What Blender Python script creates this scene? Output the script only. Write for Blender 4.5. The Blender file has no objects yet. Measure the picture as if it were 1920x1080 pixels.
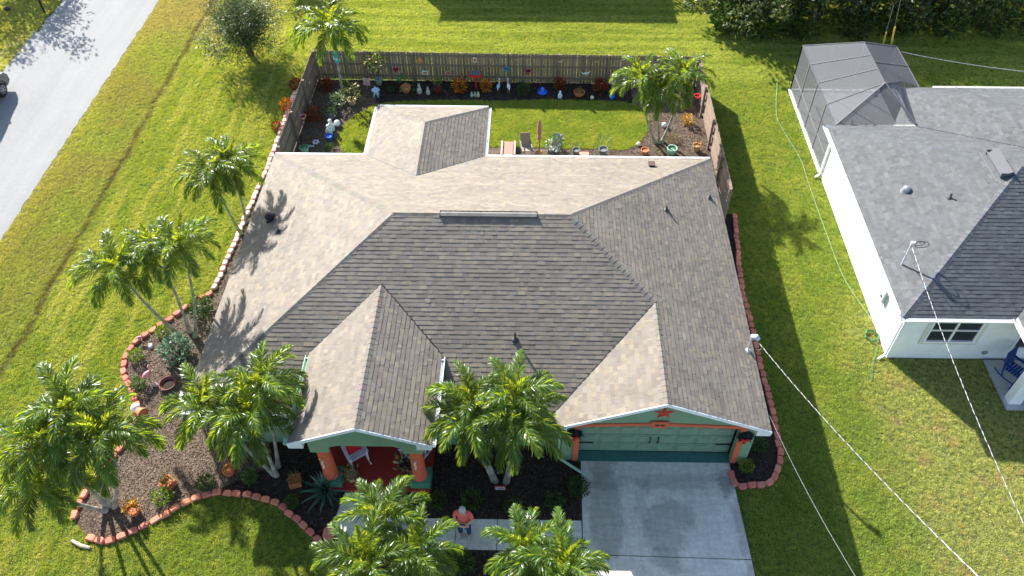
import bpy, bmesh, math, random
import numpy as np
from mathutils import Vector, Matrix, noise
from mathutils.geometry import tessellate_polygon
R = math.radians
scene = bpy.context.scene
C = scene.collection
random.seed(7)

# ------------------------------------------------------------------ camera
cam_d = bpy.data.cameras.new('camera'); cam = bpy.data.objects.new('camera', cam_d); C.objects.link(cam)
cam_d.sensor_width = 36.0; cam_d.lens = 28.229
cam_d.shift_x = -0.015433; cam_d.shift_y = -0.070798
cam_d.clip_start = 0.1; cam_d.clip_end = 2000
_r = Vector((0.999892, 0.014605, 0.001591)); _u = Vector((-0.011431, 0.70538, 0.708737)); _f = Vector((-0.009229, 0.708679, -0.705471))
_M = Matrix((( _r.x, _u.x, -_f.x, 10.5345), (_r.y, _u.y, -_f.y, -24.5489), (_r.z, _u.z, -_f.z, 23.6229), (0, 0, 0, 1)))
cam.matrix_world = _M
scene.camera = cam
# ------------------------------------------------------------------ light
SUN = Vector((-1.02, 1.40, 1.0)).normalized()          # towards the sun
sd = bpy.data.lights.new('sun', 'SUN'); sd.energy = 5.0; sd.angle = R(0.53); sd.color = (1.0, 0.965, 0.905)
so = bpy.data.objects.new('sun', sd); C.objects.link(so); so.rotation_euler = SUN.to_track_quat('Z', 'Y').to_euler()
w = bpy.data.worlds.new('World'); scene.world = w; w.use_nodes = True
nt = w.node_tree; bg = nt.nodes['Background']; sky = nt.nodes.new('ShaderNodeTexSky'); sky.sky_type = 'NISHITA'
sky.sun_disc = False; sky.sun_elevation = math.asin(SUN.z); sky.sun_rotation = math.atan2(SUN.x, SUN.y)
nt.links.new(sky.outputs[0], bg.inputs[0]); bg.inputs[1].default_value = 0.10
scene.view_settings.view_transform = 'Standard'; scene.view_settings.look = 'None'; scene.view_settings.gamma = 1
scene.view_settings.use_curve_mapping = False; scene.view_settings.exposure = 1.58
try:
    scene.cycles.max_bounces = 8; scene.cycles.transparent_max_bounces = 16
except Exception: pass

# ------------------------------------------------------------------ helpers
def tag(o, label=None, cat=None, group=None, kind=None):
    if label: o['label'] = label
    if cat: o['category'] = cat
    if group: o['group'] = group
    if kind: o['kind'] = kind
    return o
def thing(name, label, cat, loc=(0, 0, 0), rz=0, group=None):
    o = bpy.data.objects.new(name, None); C.objects.link(o); o.location = loc; o.rotation_euler = (0, 0, rz)
    o.empty_display_size = 0.2
    return tag(o, label, cat, group)
class MB:
    def __init__(s): s.v = []; s.f = []; s.c = []; s.m = []
    def add(s, vs, fs, col=(1, 1, 1), mi=0):
        n = len(s.v); s.v += [tuple(v) for v in vs]; s.c += [(*col[:3], 1.0)] * len(vs)
        s.f += [tuple(i + n for i in f) for f in fs]; s.m += [mi] * len(fs); return s
    def box(s, c, d, rz=0, col=(1, 1, 1), mi=0, M=None, taper=1.0):
        hx, hy, hz = d[0] / 2, d[1] / 2, d[2] / 2
        vs = []
        for z in (-hz, hz):
            k = taper if z > 0 else 1
            for x, y in ((-hx, -hy), (hx, -hy), (hx, hy), (-hx, hy)): vs.append(Vector((x * k, y * k, z)))
        if M is not None: vs = [M @ v for v in vs]
        else:
            cr, sr = math.cos(rz), math.sin(rz); vs = [Vector((v.x * cr - v.y * sr, v.x * sr + v.y * cr, v.z)) for v in vs]
        c = Vector(c); vs = [v + c for v in vs]
        return s.add(vs, [(0, 3, 2, 1), (4, 5, 6, 7), (0, 1, 5, 4), (1, 2, 6, 5), (2, 3, 7, 6), (3, 0, 4, 7)], col, mi)
    def beam(s, a, b, w, h, col=(1, 1, 1), mi=0):
        a, b = Vector(a), Vector(b); d = b - a; L = d.length
        q = d.to_track_quat('X', 'Z').to_matrix()
        return s.box((a + b) / 2, (L, w, h), M=q, col=col, mi=mi)
    def tube(s, pts, rad, n=8, col=(1, 1, 1), mi=0, cap=True):
        pts = [Vector(p) for p in pts]
        if not hasattr(rad, '__len__'): rad = [rad] * len(pts)
        vs = []; fs = []; up = Vector((0, 0, 1)); prevx = None
        for i, p in enumerate(pts):
            t = (pts[min(i + 1, len(pts) - 1)] - pts[max(i - 1, 0)])
            t = t.normalized() if t.length > 1e-9 else Vector((0, 0, 1))
            if prevx is None:
                x = t.cross(up); x = x.normalized() if x.length > 1e-3 else Vector((1, 0, 0))
            else:
                x = prevx - t * prevx.dot(t); x = x.normalized() if x.length > 1e-6 else Vector((1, 0, 0))
            prevx = x; y = t.cross(x)
            for k in range(n):
                a = 2 * math.pi * k / n; vs.append(p + (x * math.cos(a) + y * math.sin(a)) * rad[i])
        for i in range(len(pts) - 1):
            for k in range(n):
                a = i * n + k; b = i * n + (k + 1) % n; fs.append((a, b, b + n, a + n))
        if cap:
            fs.append(tuple(range(n - 1, -1, -1))); fs.append(tuple(range(len(vs) - n, len(vs))))
        return s.add(vs, fs, col, mi)
    def lathe(s, c, prof, n=16, col=(1, 1, 1), mi=0, sx=1, sy=1):
        c = Vector(c); vs = []; fs = []
        for r, z in prof:
            for k in range(n):
                a = 2 * math.pi * k / n; vs.append(c + Vector((r * sx * math.cos(a), r * sy * math.sin(a), z)))
        for i in range(len(prof) - 1):
            for k in range(n):
                a = i * n + k; b = i * n + (k + 1) % n; fs.append((a, b, b + n, a + n))
        if prof[0][0] > 1e-4: fs.append(tuple(range(n - 1, -1, -1)))
        if prof[-1][0] > 1e-4: fs.append(tuple(range(len(vs) - n, len(vs))))
        return s.add(vs, fs, col, mi)
    def ball(s, c, r, n=10, col=(1, 1, 1), mi=0, sx=1, sy=1, sz=1):
        prof = [(r * math.sin(math.pi * k / n), -r * sz * math.cos(math.pi * k / n)) for k in range(n + 1)]
        return s.lathe(c, prof, max(8, n), col, mi, sx, sy)
    def prism(s, poly, z0, z1, col=(1, 1, 1), mi=0):
        n = len(poly); vs = [(p[0], p[1], z0) for p in poly] + [(p[0], p[1], z1) for p in poly]
        fs = [tuple(range(n - 1, -1, -1)), tuple(range(n, 2 * n))] + [(i, (i + 1) % n, n + (i + 1) % n, n + i) for i in range(n)]
        return s.add(vs, fs, col, mi)
    def slab_y(s, poly, y0, y1, col=(1, 1, 1), mi=0):      # polygon in x,z extruded along y
        n = len(poly); vs = [(p[0], y0, p[1]) for p in poly] + [(p[0], y1, p[1]) for p in poly]
        fs = [tuple(range(n)), tuple(range(2 * n - 1, n - 1, -1))] + [(i, n + i, n + (i + 1) % n, (i + 1) % n) for i in range(n)]
        return s.add(vs, fs, col, mi)
    def mesh(s, name, mats, smooth=False):
        me = bpy.data.meshes.new(name); me.from_pydata(s.v, [], s.f); 
        if not isinstance(mats, (list, tuple)): mats = [mats]
        for m in mats: me.materials.append(m)
        if any(s.m): me.polygons.foreach_set('material_index', s.m)
        at = me.color_attributes.new('col', 'FLOAT_COLOR', 'POINT')
        at.data.foreach_set('color', np.array(s.c, dtype=np.float32).ravel())
        if smooth: me.polygons.foreach_set('use_smooth', [True] * len(s.f))
        me.update(); return me
    def build(s, name, mats, parent=None, smooth=False, loc=None, rz=0, kind=None):
        return obj(name, s.mesh(name, mats, smooth), parent, loc, rz, kind)
def obj(name, me, parent=None, loc=None, rz=0, kind=None, sc=None):
    o = bpy.data.objects.new(name, me); C.objects.link(o)
    if parent: o.parent = parent
    if loc is not None: o.location = loc
    if rz: o.rotation_euler = (0, 0, rz)
    if sc is not None: o.scale = sc if hasattr(sc, '__len__') else (sc, sc, sc)
    if kind: o['kind'] = kind
    return o
def copy_tree(o, loc=None, rz=None, label=None, sc=None):
    c = o.copy(); C.objects.link(c)
    for ch in list(o.children):
        d = ch.copy(); C.objects.link(d); d.parent = c
        for g in list(ch.children):
            e = g.copy(); C.objects.link(e); e.parent = d
    if loc is not None: c.location = loc
    if rz is not None: c.rotation_euler = (0, 0, rz)
    if label: c['label'] = label
    if sc is not None: c.scale = sc if hasattr(sc, '__len__') else (sc, sc, sc)
    return c

# ------------------------------------------------------------------ materials
def mat(name, col, rough=0.7, spec=0.3, metal=0, noise_s=0, noise_a=0.0, bump=0.0, bump_s=40, use_col=False, coat=0, emit=0):
    m = bpy.data.materials.new(name); m.use_nodes = True; n = m.node_tree.nodes; l = m.node_tree.links
    b = n['Principled BSDF']; b.inputs['Base Color'].default_value = (*col, 1); b.inputs['Roughness'].default_value = rough
    b.inputs['Specular IOR Level'].default_value = spec; b.inputs['Metallic'].default_value = metal
    if coat: b.inputs['Coat Weight'].default_value = coat; b.inputs['Coat Roughness'].default_value = 0.08
    tc = n.new('ShaderNodeTexCoord'); src = None
    if use_col:
        a = n.new('ShaderNodeAttribute'); a.attribute_name = 'col'
        mx = n.new('ShaderNodeMix'); mx.data_type = 'RGBA'; mx.blend_type = 'MULTIPLY'; mx.inputs[0].default_value = 1
        mx.inputs[6].default_value = (*col, 1); l.new(a.outputs['Color'], mx.inputs[7]); src = mx.outputs[2]
    if noise_s:
        t = n.new('ShaderNodeTexNoise'); t.inputs['Scale'].default_value = noise_s; t.inputs['Detail'].default_value = 6; t.inputs['Roughness'].default_value = 0.62
        l.new(tc.outputs['Object'], t.inputs['Vector'])
        mr = n.new('ShaderNodeMapRange'); mr.inputs[1].default_value = 0.3; mr.inputs[2].default_value = 0.7
        mr.inputs[3].default_value = 1 - noise_a; mr.inputs[4].default_value = 1 + noise_a
        l.new(t.outputs['Fac'], mr.inputs[0])
        mx = n.new('ShaderNodeMix'); mx.data_type = 'RGBA'; mx.blend_type = 'MULTIPLY'; mx.inputs[0].default_value = 1
        if src: l.new(src, mx.inputs[6])
        else: mx.inputs[6].default_value = (*col, 1)
        l.new(mr.outputs[0], mx.inputs[7]); src = mx.outputs[2]
    if src: l.new(src, b.inputs['Base Color'])
    if bump:
        t = n.new('ShaderNodeTexNoise'); t.inputs['Scale'].default_value = bump_s; t.inputs['Detail'].default_value = 5
        l.new(tc.outputs['Object'], t.inputs['Vector'])
        bp = n.new('ShaderNodeBump'); bp.inputs['Strength'].default_value = bump; bp.inputs['Distance'].default_value = 0.02
        l.new(t.outputs['Fac'], bp.inputs['Height']); l.new(bp.outputs[0], b.inputs['Normal'])
    if emit: b.inputs['Emission Color'].default_value = (*col, 1); b.inputs['Emission Strength'].default_value = emit
    return m
def leaf_mat(name, col, trans=0.35, rough=0.45, tcol=None, spec=0.35):
    m = bpy.data.materials.new(name); m.use_nodes = True; n = m.node_tree.nodes; l = m.node_tree.links
    b = n['Principled BSDF']; b.inputs['Roughness'].default_value = rough; b.inputs['Specular IOR Level'].default_value = spec
    a = n.new('ShaderNodeAttribute'); a.attribute_name = 'col'
    oi = n.new('ShaderNodeObjectInfo'); mr = n.new('ShaderNodeMapRange'); mr.inputs[3].default_value = 0.8; mr.inputs[4].default_value = 1.2
    l.new(oi.outputs['Random'], mr.inputs[0])
    def mul(c):
        mx = n.new('ShaderNodeMix'); mx.data_type = 'RGBA'; mx.blend_type = 'MULTIPLY'; mx.inputs[0].default_value = 1
        mx.inputs[6].default_value = (*c, 1); l.new(a.outputs['Color'], mx.inputs[7])
        m2 = n.new('ShaderNodeMix'); m2.data_type = 'RGBA'; m2.blend_type = 'MULTIPLY'; m2.inputs[0].default_value = 1
        l.new(mx.outputs[2], m2.inputs[6]); l.new(mr.outputs[0], m2.inputs[7]); return m2.outputs[2]
    l.new(mul(col), b.inputs['Base Color'])
    t = n.new('ShaderNodeBsdfTranslucent'); l.new(mul(tcol or tuple(min(1, c * 1.6) for c in col)), t.inputs[0])
    ms = n.new('ShaderNodeMixShader'); ms.inputs[0].default_value = trans
    l.new(b.outputs[0], ms.inputs[1]); l.new(t.outputs[0], ms.inputs[2]); l.new(ms.outputs[0], n['Material Output'].inputs[0])
    return m
M = {}
M['white'] = mat('white_paint', (.8, .8, .8), .45, noise_s=3, noise_a=.05)
M['stucco_white'] = mat('white_stucco', (.78, .79, .8), .85, noise_s=2, noise_a=.05, bump=.25, bump_s=90)
M['green'] = mat('green_stucco', (.20, .31, .195), .85, noise_s=2.5, noise_a=.08, bump=.3, bump_s=80)
M['green_door'] = mat('green_door_paint', (.20, .29, .20), .55, noise_s=4, noise_a=.06)
M['teal'] = mat('teal_floor_paint', (.05, .15, .13), .5, noise_s=5, noise_a=.15)
M['orange'] = mat('orange_stucco', (.62, .13, .06), .8, noise_s=5, noise_a=.1, bump=.2, bump_s=60)
M['black'] = mat('black_metal', (.02, .02, .022), .4)
M['shingle'] = mat('asphalt_shingle', (1, 1, 1), .74, .4, noise_s=60, noise_a=.14, bump=.35, bump_s=220, use_col=True)
def weather(m, s, a, stretch):
    n = m.node_tree.nodes; l = m.node_tree.links; b = n['Principled BSDF']; src = b.inputs['Base Color'].links[0].from_socket
    g = n.new('ShaderNodeNewGeometry'); vm = n.new('ShaderNodeVectorMath'); vm.operation = 'MULTIPLY'; vm.inputs[1].default_value = stretch; l.new(g.outputs['Position'], vm.inputs[0])
    t = n.new('ShaderNodeTexNoise'); t.inputs['Scale'].default_value = s; t.inputs['Detail'].default_value = 7; t.inputs['Roughness'].default_value = .65; l.new(vm.outputs[0], t.inputs['Vector'])
    mr = n.new('ShaderNodeMapRange'); mr.inputs[1].default_value = .32; mr.inputs[2].default_value = .68; mr.inputs[3].default_value = 1 - a; mr.inputs[4].default_value = 1 + a; l.new(t.outputs['Fac'], mr.inputs[0])
    mx = n.new('ShaderNodeMix'); mx.data_type = 'RGBA'; mx.blend_type = 'MULTIPLY'; mx.inputs[0].default_value = 1; l.new(src, mx.inputs[6]); l.new(mr.outputs[0], mx.inputs[7]); l.new(mx.outputs[2], b.inputs['Base Color'])
weather(M['shingle'], .8, .10, (1, 1, 1))
M['deck'] = mat('roof_underlay', (.05, .045, .04), .95)
M['lead'] = mat('grey_metal', (.35, .36, .38), .35, metal=.6)
M['darkpipe'] = mat('dark_pipe', (.05, .05, .055), .5)
M['wood'] = mat('weathered_fence_wood', (.235, .175, .14), .85, use_col=True, noise_s=9, noise_a=.22, bump=.4, bump_s=60)
M['glass'] = mat('dark_window_glass', (.03, .035, .04), .06, .6)
M['block'] = mat('red_concrete_block', (.60, .19, .135), .9, use_col=True, noise_s=14, noise_a=.16, bump=.5, bump_s=50)
M['terracotta'] = mat('terracotta', (.5, .17, .08), .8, noise_s=8, noise_a=.12)
M['soil'] = mat('potting_soil', (.03, .02, .014), .95)
M['trunk'] = mat('grey_palm_trunk', (.34, .32, .27), .9, noise_s=10, noise_a=.25, bump=.5, bump_s=40, use_col=True)
M['bark'] = mat('dark_bark', (.075, .055, .04), .95, noise_s=12, noise_a=.3, bump=.6, bump_s=30)
M['shaft'] = mat('green_crownshaft', (.2, .3, .05), .5, noise_s=8, noise_a=.15)
M['palm'] = leaf_mat('palm_leaf', (.046, .10, .015), .40, .36, (.36, .48, .025), spec=.5)
M['leaf'] = leaf_mat('shrub_leaf', (1, 1, 1), .3, .45)
M['plain'] = mat('painted_ornament', (1, 1, 1), .5, use_col=True, noise_s=6, noise_a=.05)
M['gloss'] = mat('glazed_ornament', (1, 1, 1), .15, .6, use_col=True)
M['redfloor'] = mat('red_painted_floor', (.33, .035, .028), .5, noise_s=4, noise_a=.1)
M['cable'] = mat('bright_aluminium_cable', (.42, .42, .43), .4, metal=.3)

# ground colours: every grass surface and blade takes its colour from where it stands
def grass_nodes(m, blade):
    n = m.node_tree.nodes; l = m.node_tree.links; b = n['Principled BSDF']
    geo = n.new('ShaderNodeNewGeometry'); sep = n.new('ShaderNodeSeparateXYZ'); l.new(geo.outputs['Position'], sep.inputs[0])
    def noi(s, d=4, r=.6, stretch=None):
        t = n.new('ShaderNodeTexNoise'); t.inputs['Scale'].default_value = s; t.inputs['Detail'].default_value = d; t.inputs['Roughness'].default_value = r
        src = geo.outputs['Position']
        if stretch:
            vm = n.new('ShaderNodeVectorMath'); vm.operation = 'MULTIPLY'; vm.inputs[1].default_value = stretch; l.new(src, vm.inputs[0]); src = vm.outputs[0]
        else:
            vm = n.new('ShaderNodeVectorMath'); vm.operation = 'MULTIPLY'; vm.inputs[1].default_value = (1, 1, 0); l.new(src, vm.inputs[0]); src = vm.outputs[0]
        l.new(src, t.inputs['Vector']); return t.outputs['Fac']
    def mr(src, a, b2, c=0, d=1, smooth=True):
        t = n.new('ShaderNodeMapRange'); t.interpolation_type = 'SMOOTHSTEP' if smooth else 'LINEAR'
        for i, v in zip((1, 2, 3, 4), (a, b2, c, d)): t.inputs[i].default_value = v
        l.new(src, t.inputs[0]); return t.outputs[0]
    def mth(op, a, b2=None):
        t = n.new('ShaderNodeMath'); t.operation = op
        for i, v in enumerate((a, b2)):
            if v is None: continue
            if isinstance(v, (int, float)): t.inputs[i].default_value = v
            else: l.new(v, t.inputs[i])
        return t.outputs[0]
    def mix(f, a, b2, bt='MIX'):
        t = n.new('ShaderNodeMix'); t.data_type = 'RGBA'; t.blend_type = bt
        if isinstance(f, (int, float)): t.inputs[0].default_value = f
        else: l.new(f, t.inputs[0])
        for i, v in ((6, a), (7, b2)):
            if isinstance(v, tuple): t.inputs[i].default_value = (*v, 1)
            else: l.new(v, t.inputs[i])
        return t.outputs[2]
    big = noi(.22, 3); med = noi(1.1, 5, .65); fine = noi(7, 4, .7); strp = noi(1.0, 3, .6, (.12, 1.6, 0)); strv = noi(1.0, 3, .6, (1.6, .14, 0))
    X = sep.outputs[0]; Y = sep.outputs[1]
    k = 1.0
    col = mix(mr(med, .35, .68), (.215, .315, .065), (.305, .37, .085))
    # back lawns: mowing bands across
    bandf = mth('MULTIPLY', mr(Y, 8, 10), mr(strp, .42, .6))
    col = mix(mth('MULTIPLY', bandf, .9), col, (.35, .43, .12))
    # strip beside the house on the left, bands along the street
    bv = mth('MULTIPLY', mth('SUBTRACT', 1.0, mr(X, -3, 0)), mr(strv, .45, .62))
    col = mix(mth('MULTIPLY', bv, .85), col, (.38, .43, .14))
    # verge by the street: olive and brown
    xw = mth('ADD', X, mth('MULTIPLY', mth('SUBTRACT', med, .5), 1.6))
    verge = mth('MULTIPLY', mth('SUBTRACT', 1.0, mr(xw, -8.3, -7.2)), mr(X, -17, -15))
    vc = mix(mr(fine, .3, .7), (.21, .285, .075), (.31, .385, .115))
    vc = mix(mr(big, .42, .62), vc, (.28, .285, .12))
    col = mix(mth('MULTIPLY', verge, .8), col, vc)
    nearst = mth('SUBTRACT', 1.0, mr(xw, -10.8, -9.9)); col = mix(mth('MULTIPLY', nearst, .5), col, (.38, .39, .13))
    # dry lawn between the houses at the front right
    dry = mth('MULTIPLY', mr(xw, 20.8, 23.2), mth('SUBTRACT', 1.0, mr(mth('ADD', Y, mth('MULTIPLY', med, 3)), -5.5, -2.5)))
    dc = mix(mr(fine, .35, .65), (.29, .35, .12), (.44, .47, .19)); dc = mix(mr(med, .5, .75), dc, (.42, .36, .21))
    col = mix(mth('MULTIPLY', dry, mr(big, .3, .5, .45, .95)), col, dc)
    # brown spots everywhere, thin
    spot = mr(noi(.55, 5, .7), .62, .75); col = mix(mth('MULTIPLY', spot, .55), col, (.33, .32, .12))
    # far left top: dried
    dt = mth('MULTIPLY', mth('MULTIPLY', mth('SUBTRACT', 1.0, mr(xw, -5, -3)), mr(X, -12, -11)), mr(Y, 11.0, 14)); col = mix(mth('MULTIPLY', dt, .65), col, (.34, .315, .17))
    # wheel ruts along the verge
    rx = mth('ABSOLUTE', mth('ADD', X, mth('ADD', 7.95, mth('MULTIPLY', mth('SUBTRACT', noi(.5, 4), .5), .7))))
    rut = mth('MULTIPLY', mth('SUBTRACT', 1.0, mr(rx, .0, .24)), mr(noi(1.3, 4), .3, .55, .35, 1.0))
    col = mix(mth('MULTIPLY', rut, .8), col, (.13, .11, .045))
    # ground darkened to paint in the shade between the grass tufts
    if not blade:
        col = mix(mr(fine, .3, .7), mix(1.0, col, (.22, .22, .2), 'MULTIPLY'), mix(1.0, col, (.5, .5, .42), 'MULTIPLY'))
        l.new(col, b.inputs['Base Color']); b.inputs['Roughness'].default_value = .95; b.inputs['Specular IOR Level'].default_value = .1
        t = n.new('ShaderNodeBump'); t.inputs['Strength'].default_value = .9; t.inputs['Distance'].default_value = .05
        l.new(noi(22, 3, .7), t.inputs['Height']); l.new(t.outputs[0], b.inputs['Normal'])
    else:
        oi = n.new('ShaderNodeObjectInfo'); col = mix(mr(oi.outputs['Random'], 0, 1, 0, 1, False), mix(1.0, col, (.78, .83, .83), 'MULTIPLY'), mix(1.0, col, (1.42, 1.36, 1.36), 'MULTIPLY'))
        l.new(col, b.inputs['Base Color']); b.inputs['Roughness'].default_value = .6; b.inputs['Specular IOR Level'].default_value = .25
        t = n.new('ShaderNodeBsdfTranslucent'); l.new(mix(1.0, col, (1.8, 1.45, .6), 'MULTIPLY'), t.inputs[0])
        ms = n.new('ShaderNodeMixShader'); ms.inputs[0].default_value = .4
        l.new(b.outputs[0], ms.inputs[1]); l.new(t.outputs[0], ms.inputs[2]); l.new(ms.outputs[0], n['Material Output'].inputs[0])
def base_mat(name): m = bpy.data.materials.new(name); m.use_nodes = True; return m
M['lawn'] = base_mat('lawn_ground'); grass_nodes(M['lawn'], False)
M['blade'] = base_mat('grass_blade'); grass_nodes(M['blade'], True)

def surf(name, stops, s1, s2, rough=.9, bump=.4, bump_s=60, stains=None, warp=None):
    """ground material: two noise scales, colour ramp, bump, optional soft stains (x, y, rx, ry, strength, colour)"""
    m = base_mat(name); n = m.node_tree.nodes; l = m.node_tree.links; b = n['Principled BSDF']; b.inputs['Roughness'].default_value = rough; b.inputs['Specular IOR Level'].default_value = .2
    geo = n.new('ShaderNodeNewGeometry')
    t = n.new('ShaderNodeTexNoise'); t.inputs['Scale'].default_value = s1; t.inputs['Detail'].default_value = 8; t.inputs['Roughness'].default_value = .7; l.new(geo.outputs['Position'], t.inputs['Vector'])
    t2 = n.new('ShaderNodeTexNoise'); t2.inputs['Scale'].default_value = s2; t2.inputs['Detail'].default_value = 4; l.new(geo.outputs['Position'], t2.inputs['Vector'])
    ad = n.new('ShaderNodeMath'); ad.operation = 'ADD'; l.new(t.outputs['Fac'], ad.inputs[0]); l.new(t2.outputs['Fac'], ad.inputs[1])
    dv = n.new('ShaderNodeMath'); dv.operation = 'MULTIPLY'; dv.inputs[1].default_value = .5; l.new(ad.outputs[0], dv.inputs[0])
    cr = n.new('ShaderNodeValToRGB'); cr.color_ramp.elements[0].position = .35; cr.color_ramp.elements[1].position = .65
    cr.color_ramp.elements[0].color = (*stops[0], 1); cr.color_ramp.elements[1].color = (*stops[1], 1); l.new(dv.outputs[0], cr.inputs[0]); col = cr.outputs[0]
    for (sx, sy, rx, ry, st, sc) in (stains or []):
        vm = n.new('ShaderNodeVectorMath'); vm.operation = 'SUBTRACT'; vm.inputs[1].default_value = (sx, sy, 0); l.new(geo.outputs['Position'], vm.inputs[0])
        v2 = n.new('ShaderNodeVectorMath'); v2.operation = 'MULTIPLY'; v2.inputs[1].default_value = (1 / rx, 1 / ry, 0); l.new(vm.outputs[0], v2.inputs[0])
        # boxy distance = (|x|^4+|y|^4)
        s3 = n.new('ShaderNodeVectorMath'); s3.operation = 'MULTIPLY'; l.new(v2.outputs[0], s3.inputs[0]); l.new(v2.outputs[0], s3.inputs[1])
        ln = n.new('ShaderNodeVectorMath'); ln.operation = 'LENGTH'; l.new(s3.outputs[0], ln.inputs[0])
        na = n.new('ShaderNodeMath'); na.operation = 'MULTIPLY_ADD'; l.new(t.outputs['Fac'], na.inputs[0]); na.inputs[1].default_value = 5.0; na.inputs[2].default_value = -2.5
        su = n.new('ShaderNodeMath'); su.operation = 'ADD'; l.new(ln.outputs['Value'], su.inputs[0]); l.new(na.outputs[0], su.inputs[1])
        mp = n.new('ShaderNodeMapRange'); mp.interpolation_type = 'SMOOTHSTEP'; mp.inputs[1].default_value = .4; mp.inputs[2].default_value = 1.3; mp.inputs[3].default_value = st; mp.inputs[4].default_value = 0; l.new(su.outputs[0], mp.inputs[0])
        mx = n.new('ShaderNodeMix'); mx.data_type = 'RGBA'; l.new(mp.outputs[0], mx.inputs[0]); l.new(col, mx.inputs[6]); mx.inputs[7].default_value = (*sc, 1); col = mx.outputs[2]
    l.new(col, b.inputs['Base Color'])
    bp = n.new('ShaderNodeBump'); bp.inputs['Strength'].default_value = bump; bp.inputs['Distance'].default_value = .02
    t3 = n.new('ShaderNodeTexNoise'); t3.inputs['Scale'].default_value = bump_s; t3.inputs['Detail'].default_value = 5; l.new(geo.outputs['Position'], t3.inputs['Vector'])
    l.new(t3.outputs['Fac'], bp.inputs['Height']); l.new(bp.outputs[0], b.inputs['Normal']); return m
M['street'] = surf('pale_asphalt', ((.232, .23, .228), (.28, .277, .272)), .35, 28, .9, .5, 90)
M['concrete'] = surf('driveway_concrete', ((.50, .475, .425), (.65, .62, .56)), .9, 12, .85, .25, 50,
    stains=[(14.55, -13.9, .8, .8, .5, (.28, .26, .23)), (12.75, -13.4, .5, 1.5, .55, (.27, .25, .2)), (14.2, -12.6, 2.6, .3, .35, (.2, .19, .17)), (14.4, -15.0, .5, .35, .4, (.2, .18, .16)), (16.9, -14.2, .25, 1.9, .4, (.22, .18, .15)), (16.6, -12.7, .35, .5, .6, (.12, .1, .09)), (13.9, -13.2, .3, .8, .3, (.2, .19, .17))])
weather(M['street'], 1.0, .07, (1.4, .07, 0)); weather(M['street'], 6, .05, (1, 1, 0)); weather(M['concrete'], 3, .12, (.5, 2.2, 0)); weather(M['concrete'], 2.5, .10, (2.4, .5, 0))
weather(M['stucco_white'], 1.2, .05, (1, 1, .4)); weather(M['green_door'], 2, .06, (1, 1, 1)); weather(M['green'], 1.5, .06, (1, 1, .6))
M['patio'] = surf('patio_concrete', ((.32, .32, .31), (.42, .42, .41)), 2, 14, .85, .2, 50)
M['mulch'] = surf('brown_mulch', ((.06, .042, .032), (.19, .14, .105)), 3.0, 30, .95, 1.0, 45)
M['mulch_shaded'] = surf('shaded_mulch', ((.018, .013, .011), (.06, .045, .036)), 3.0, 30, .95, 1.0, 45)  # darker copy of the mulch, shade painted in for the shaded beds
M['sand'] = surf('bare_sandy_soil', ((.3, .27, .2), (.45, .41, .33)), 1.5, 20, .95, .5, 60)

# ------------------------------------------------------------------ polygons on the ground (plan, metres)
def P2(*pts): return [(p[0], p[1]) for p in pts]
def sheet(name, poly, z, m, kind='structure'):
    vs = [(p[0], p[1], z) for p in poly]; tri = tessellate_polygon([[Vector(v) for v in vs]]); out = []
    for a, b, c in tri:
        ar = (vs[b][0] - vs[a][0]) * (vs[c][1] - vs[a][1]) - (vs[c][0] - vs[a][0]) * (vs[b][1] - vs[a][1]); out.append((a, b, c) if ar > 0 else (a, c, b))
    me = bpy.data.meshes.new(name); me.from_pydata(vs, [], out); me.materials.append(m); o = obj(name, me); o['kind'] = kind; return o
def smooth_path(pts, step):
    """Catmull-Rom through pts, resampled at equal steps"""
    pts = [Vector((p[0], p[1])) for p in pts]; out = []
    for i in range(len(pts) - 1):
        p0 = pts[max(i - 1, 0)]; p1 = pts[i]; p2 = pts[i + 1]; p3 = pts[min(i + 2, len(pts) - 1)]
        for k in range(16):
            t = k / 16; out.append(.5 * ((2 * p1) + (-p0 + p2) * t + (2 * p0 - 5 * p1 + 4 * p2 - p3) * t * t + (-p0 + 3 * p1 - 3 * p2 + p3) * t ** 3))
    out.append(pts[-1]); res = [out[0]]; acc = 0
    for a, b in zip(out, out[1:]):
        d = (b - a).length
        while d > 1e-9 and acc + d >= step:
            a = a + (b - a) * ((step - acc) / d); res.append(a.copy()); d = (b - a).length; acc = 0
        acc += d
    return res
sheet('ground', [(-300, -300), (300, -300), (300, 300), (-300, 300)], 0, M['lawn'])
rng = random.Random(3)
def wob(x0, y0, y1, amp, n=120):
    return [(x0 + rng.uniform(-amp, amp), y0 + (y1 - y0) * i / n) for i in range(n + 1)]
st = wob(-11.05, -30, 40, .05, 300)
stl = wob(-16.5, 40, -30, .14, 260)
sheet('street', [(-11.05, -90)] + st + [(-11.05, 120), (-16.5, 120)] + stl + [(-16.5, -90)], .004, M['street'])
sheet('sandy_shoulder', [(-16.4, 8), (-17.0, 8.4), (-17.7, 10.2), (-17.5, 12.4), (-16.6, 13.2), (-16.4, 12)], .002, M['sand'])
driveway_poly = [(12.08, -11.9), (16.79, -11.9), (16.95, -16.05), (17.0, -30), (12.05, -30), (12.05, -14.9)]
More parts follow.
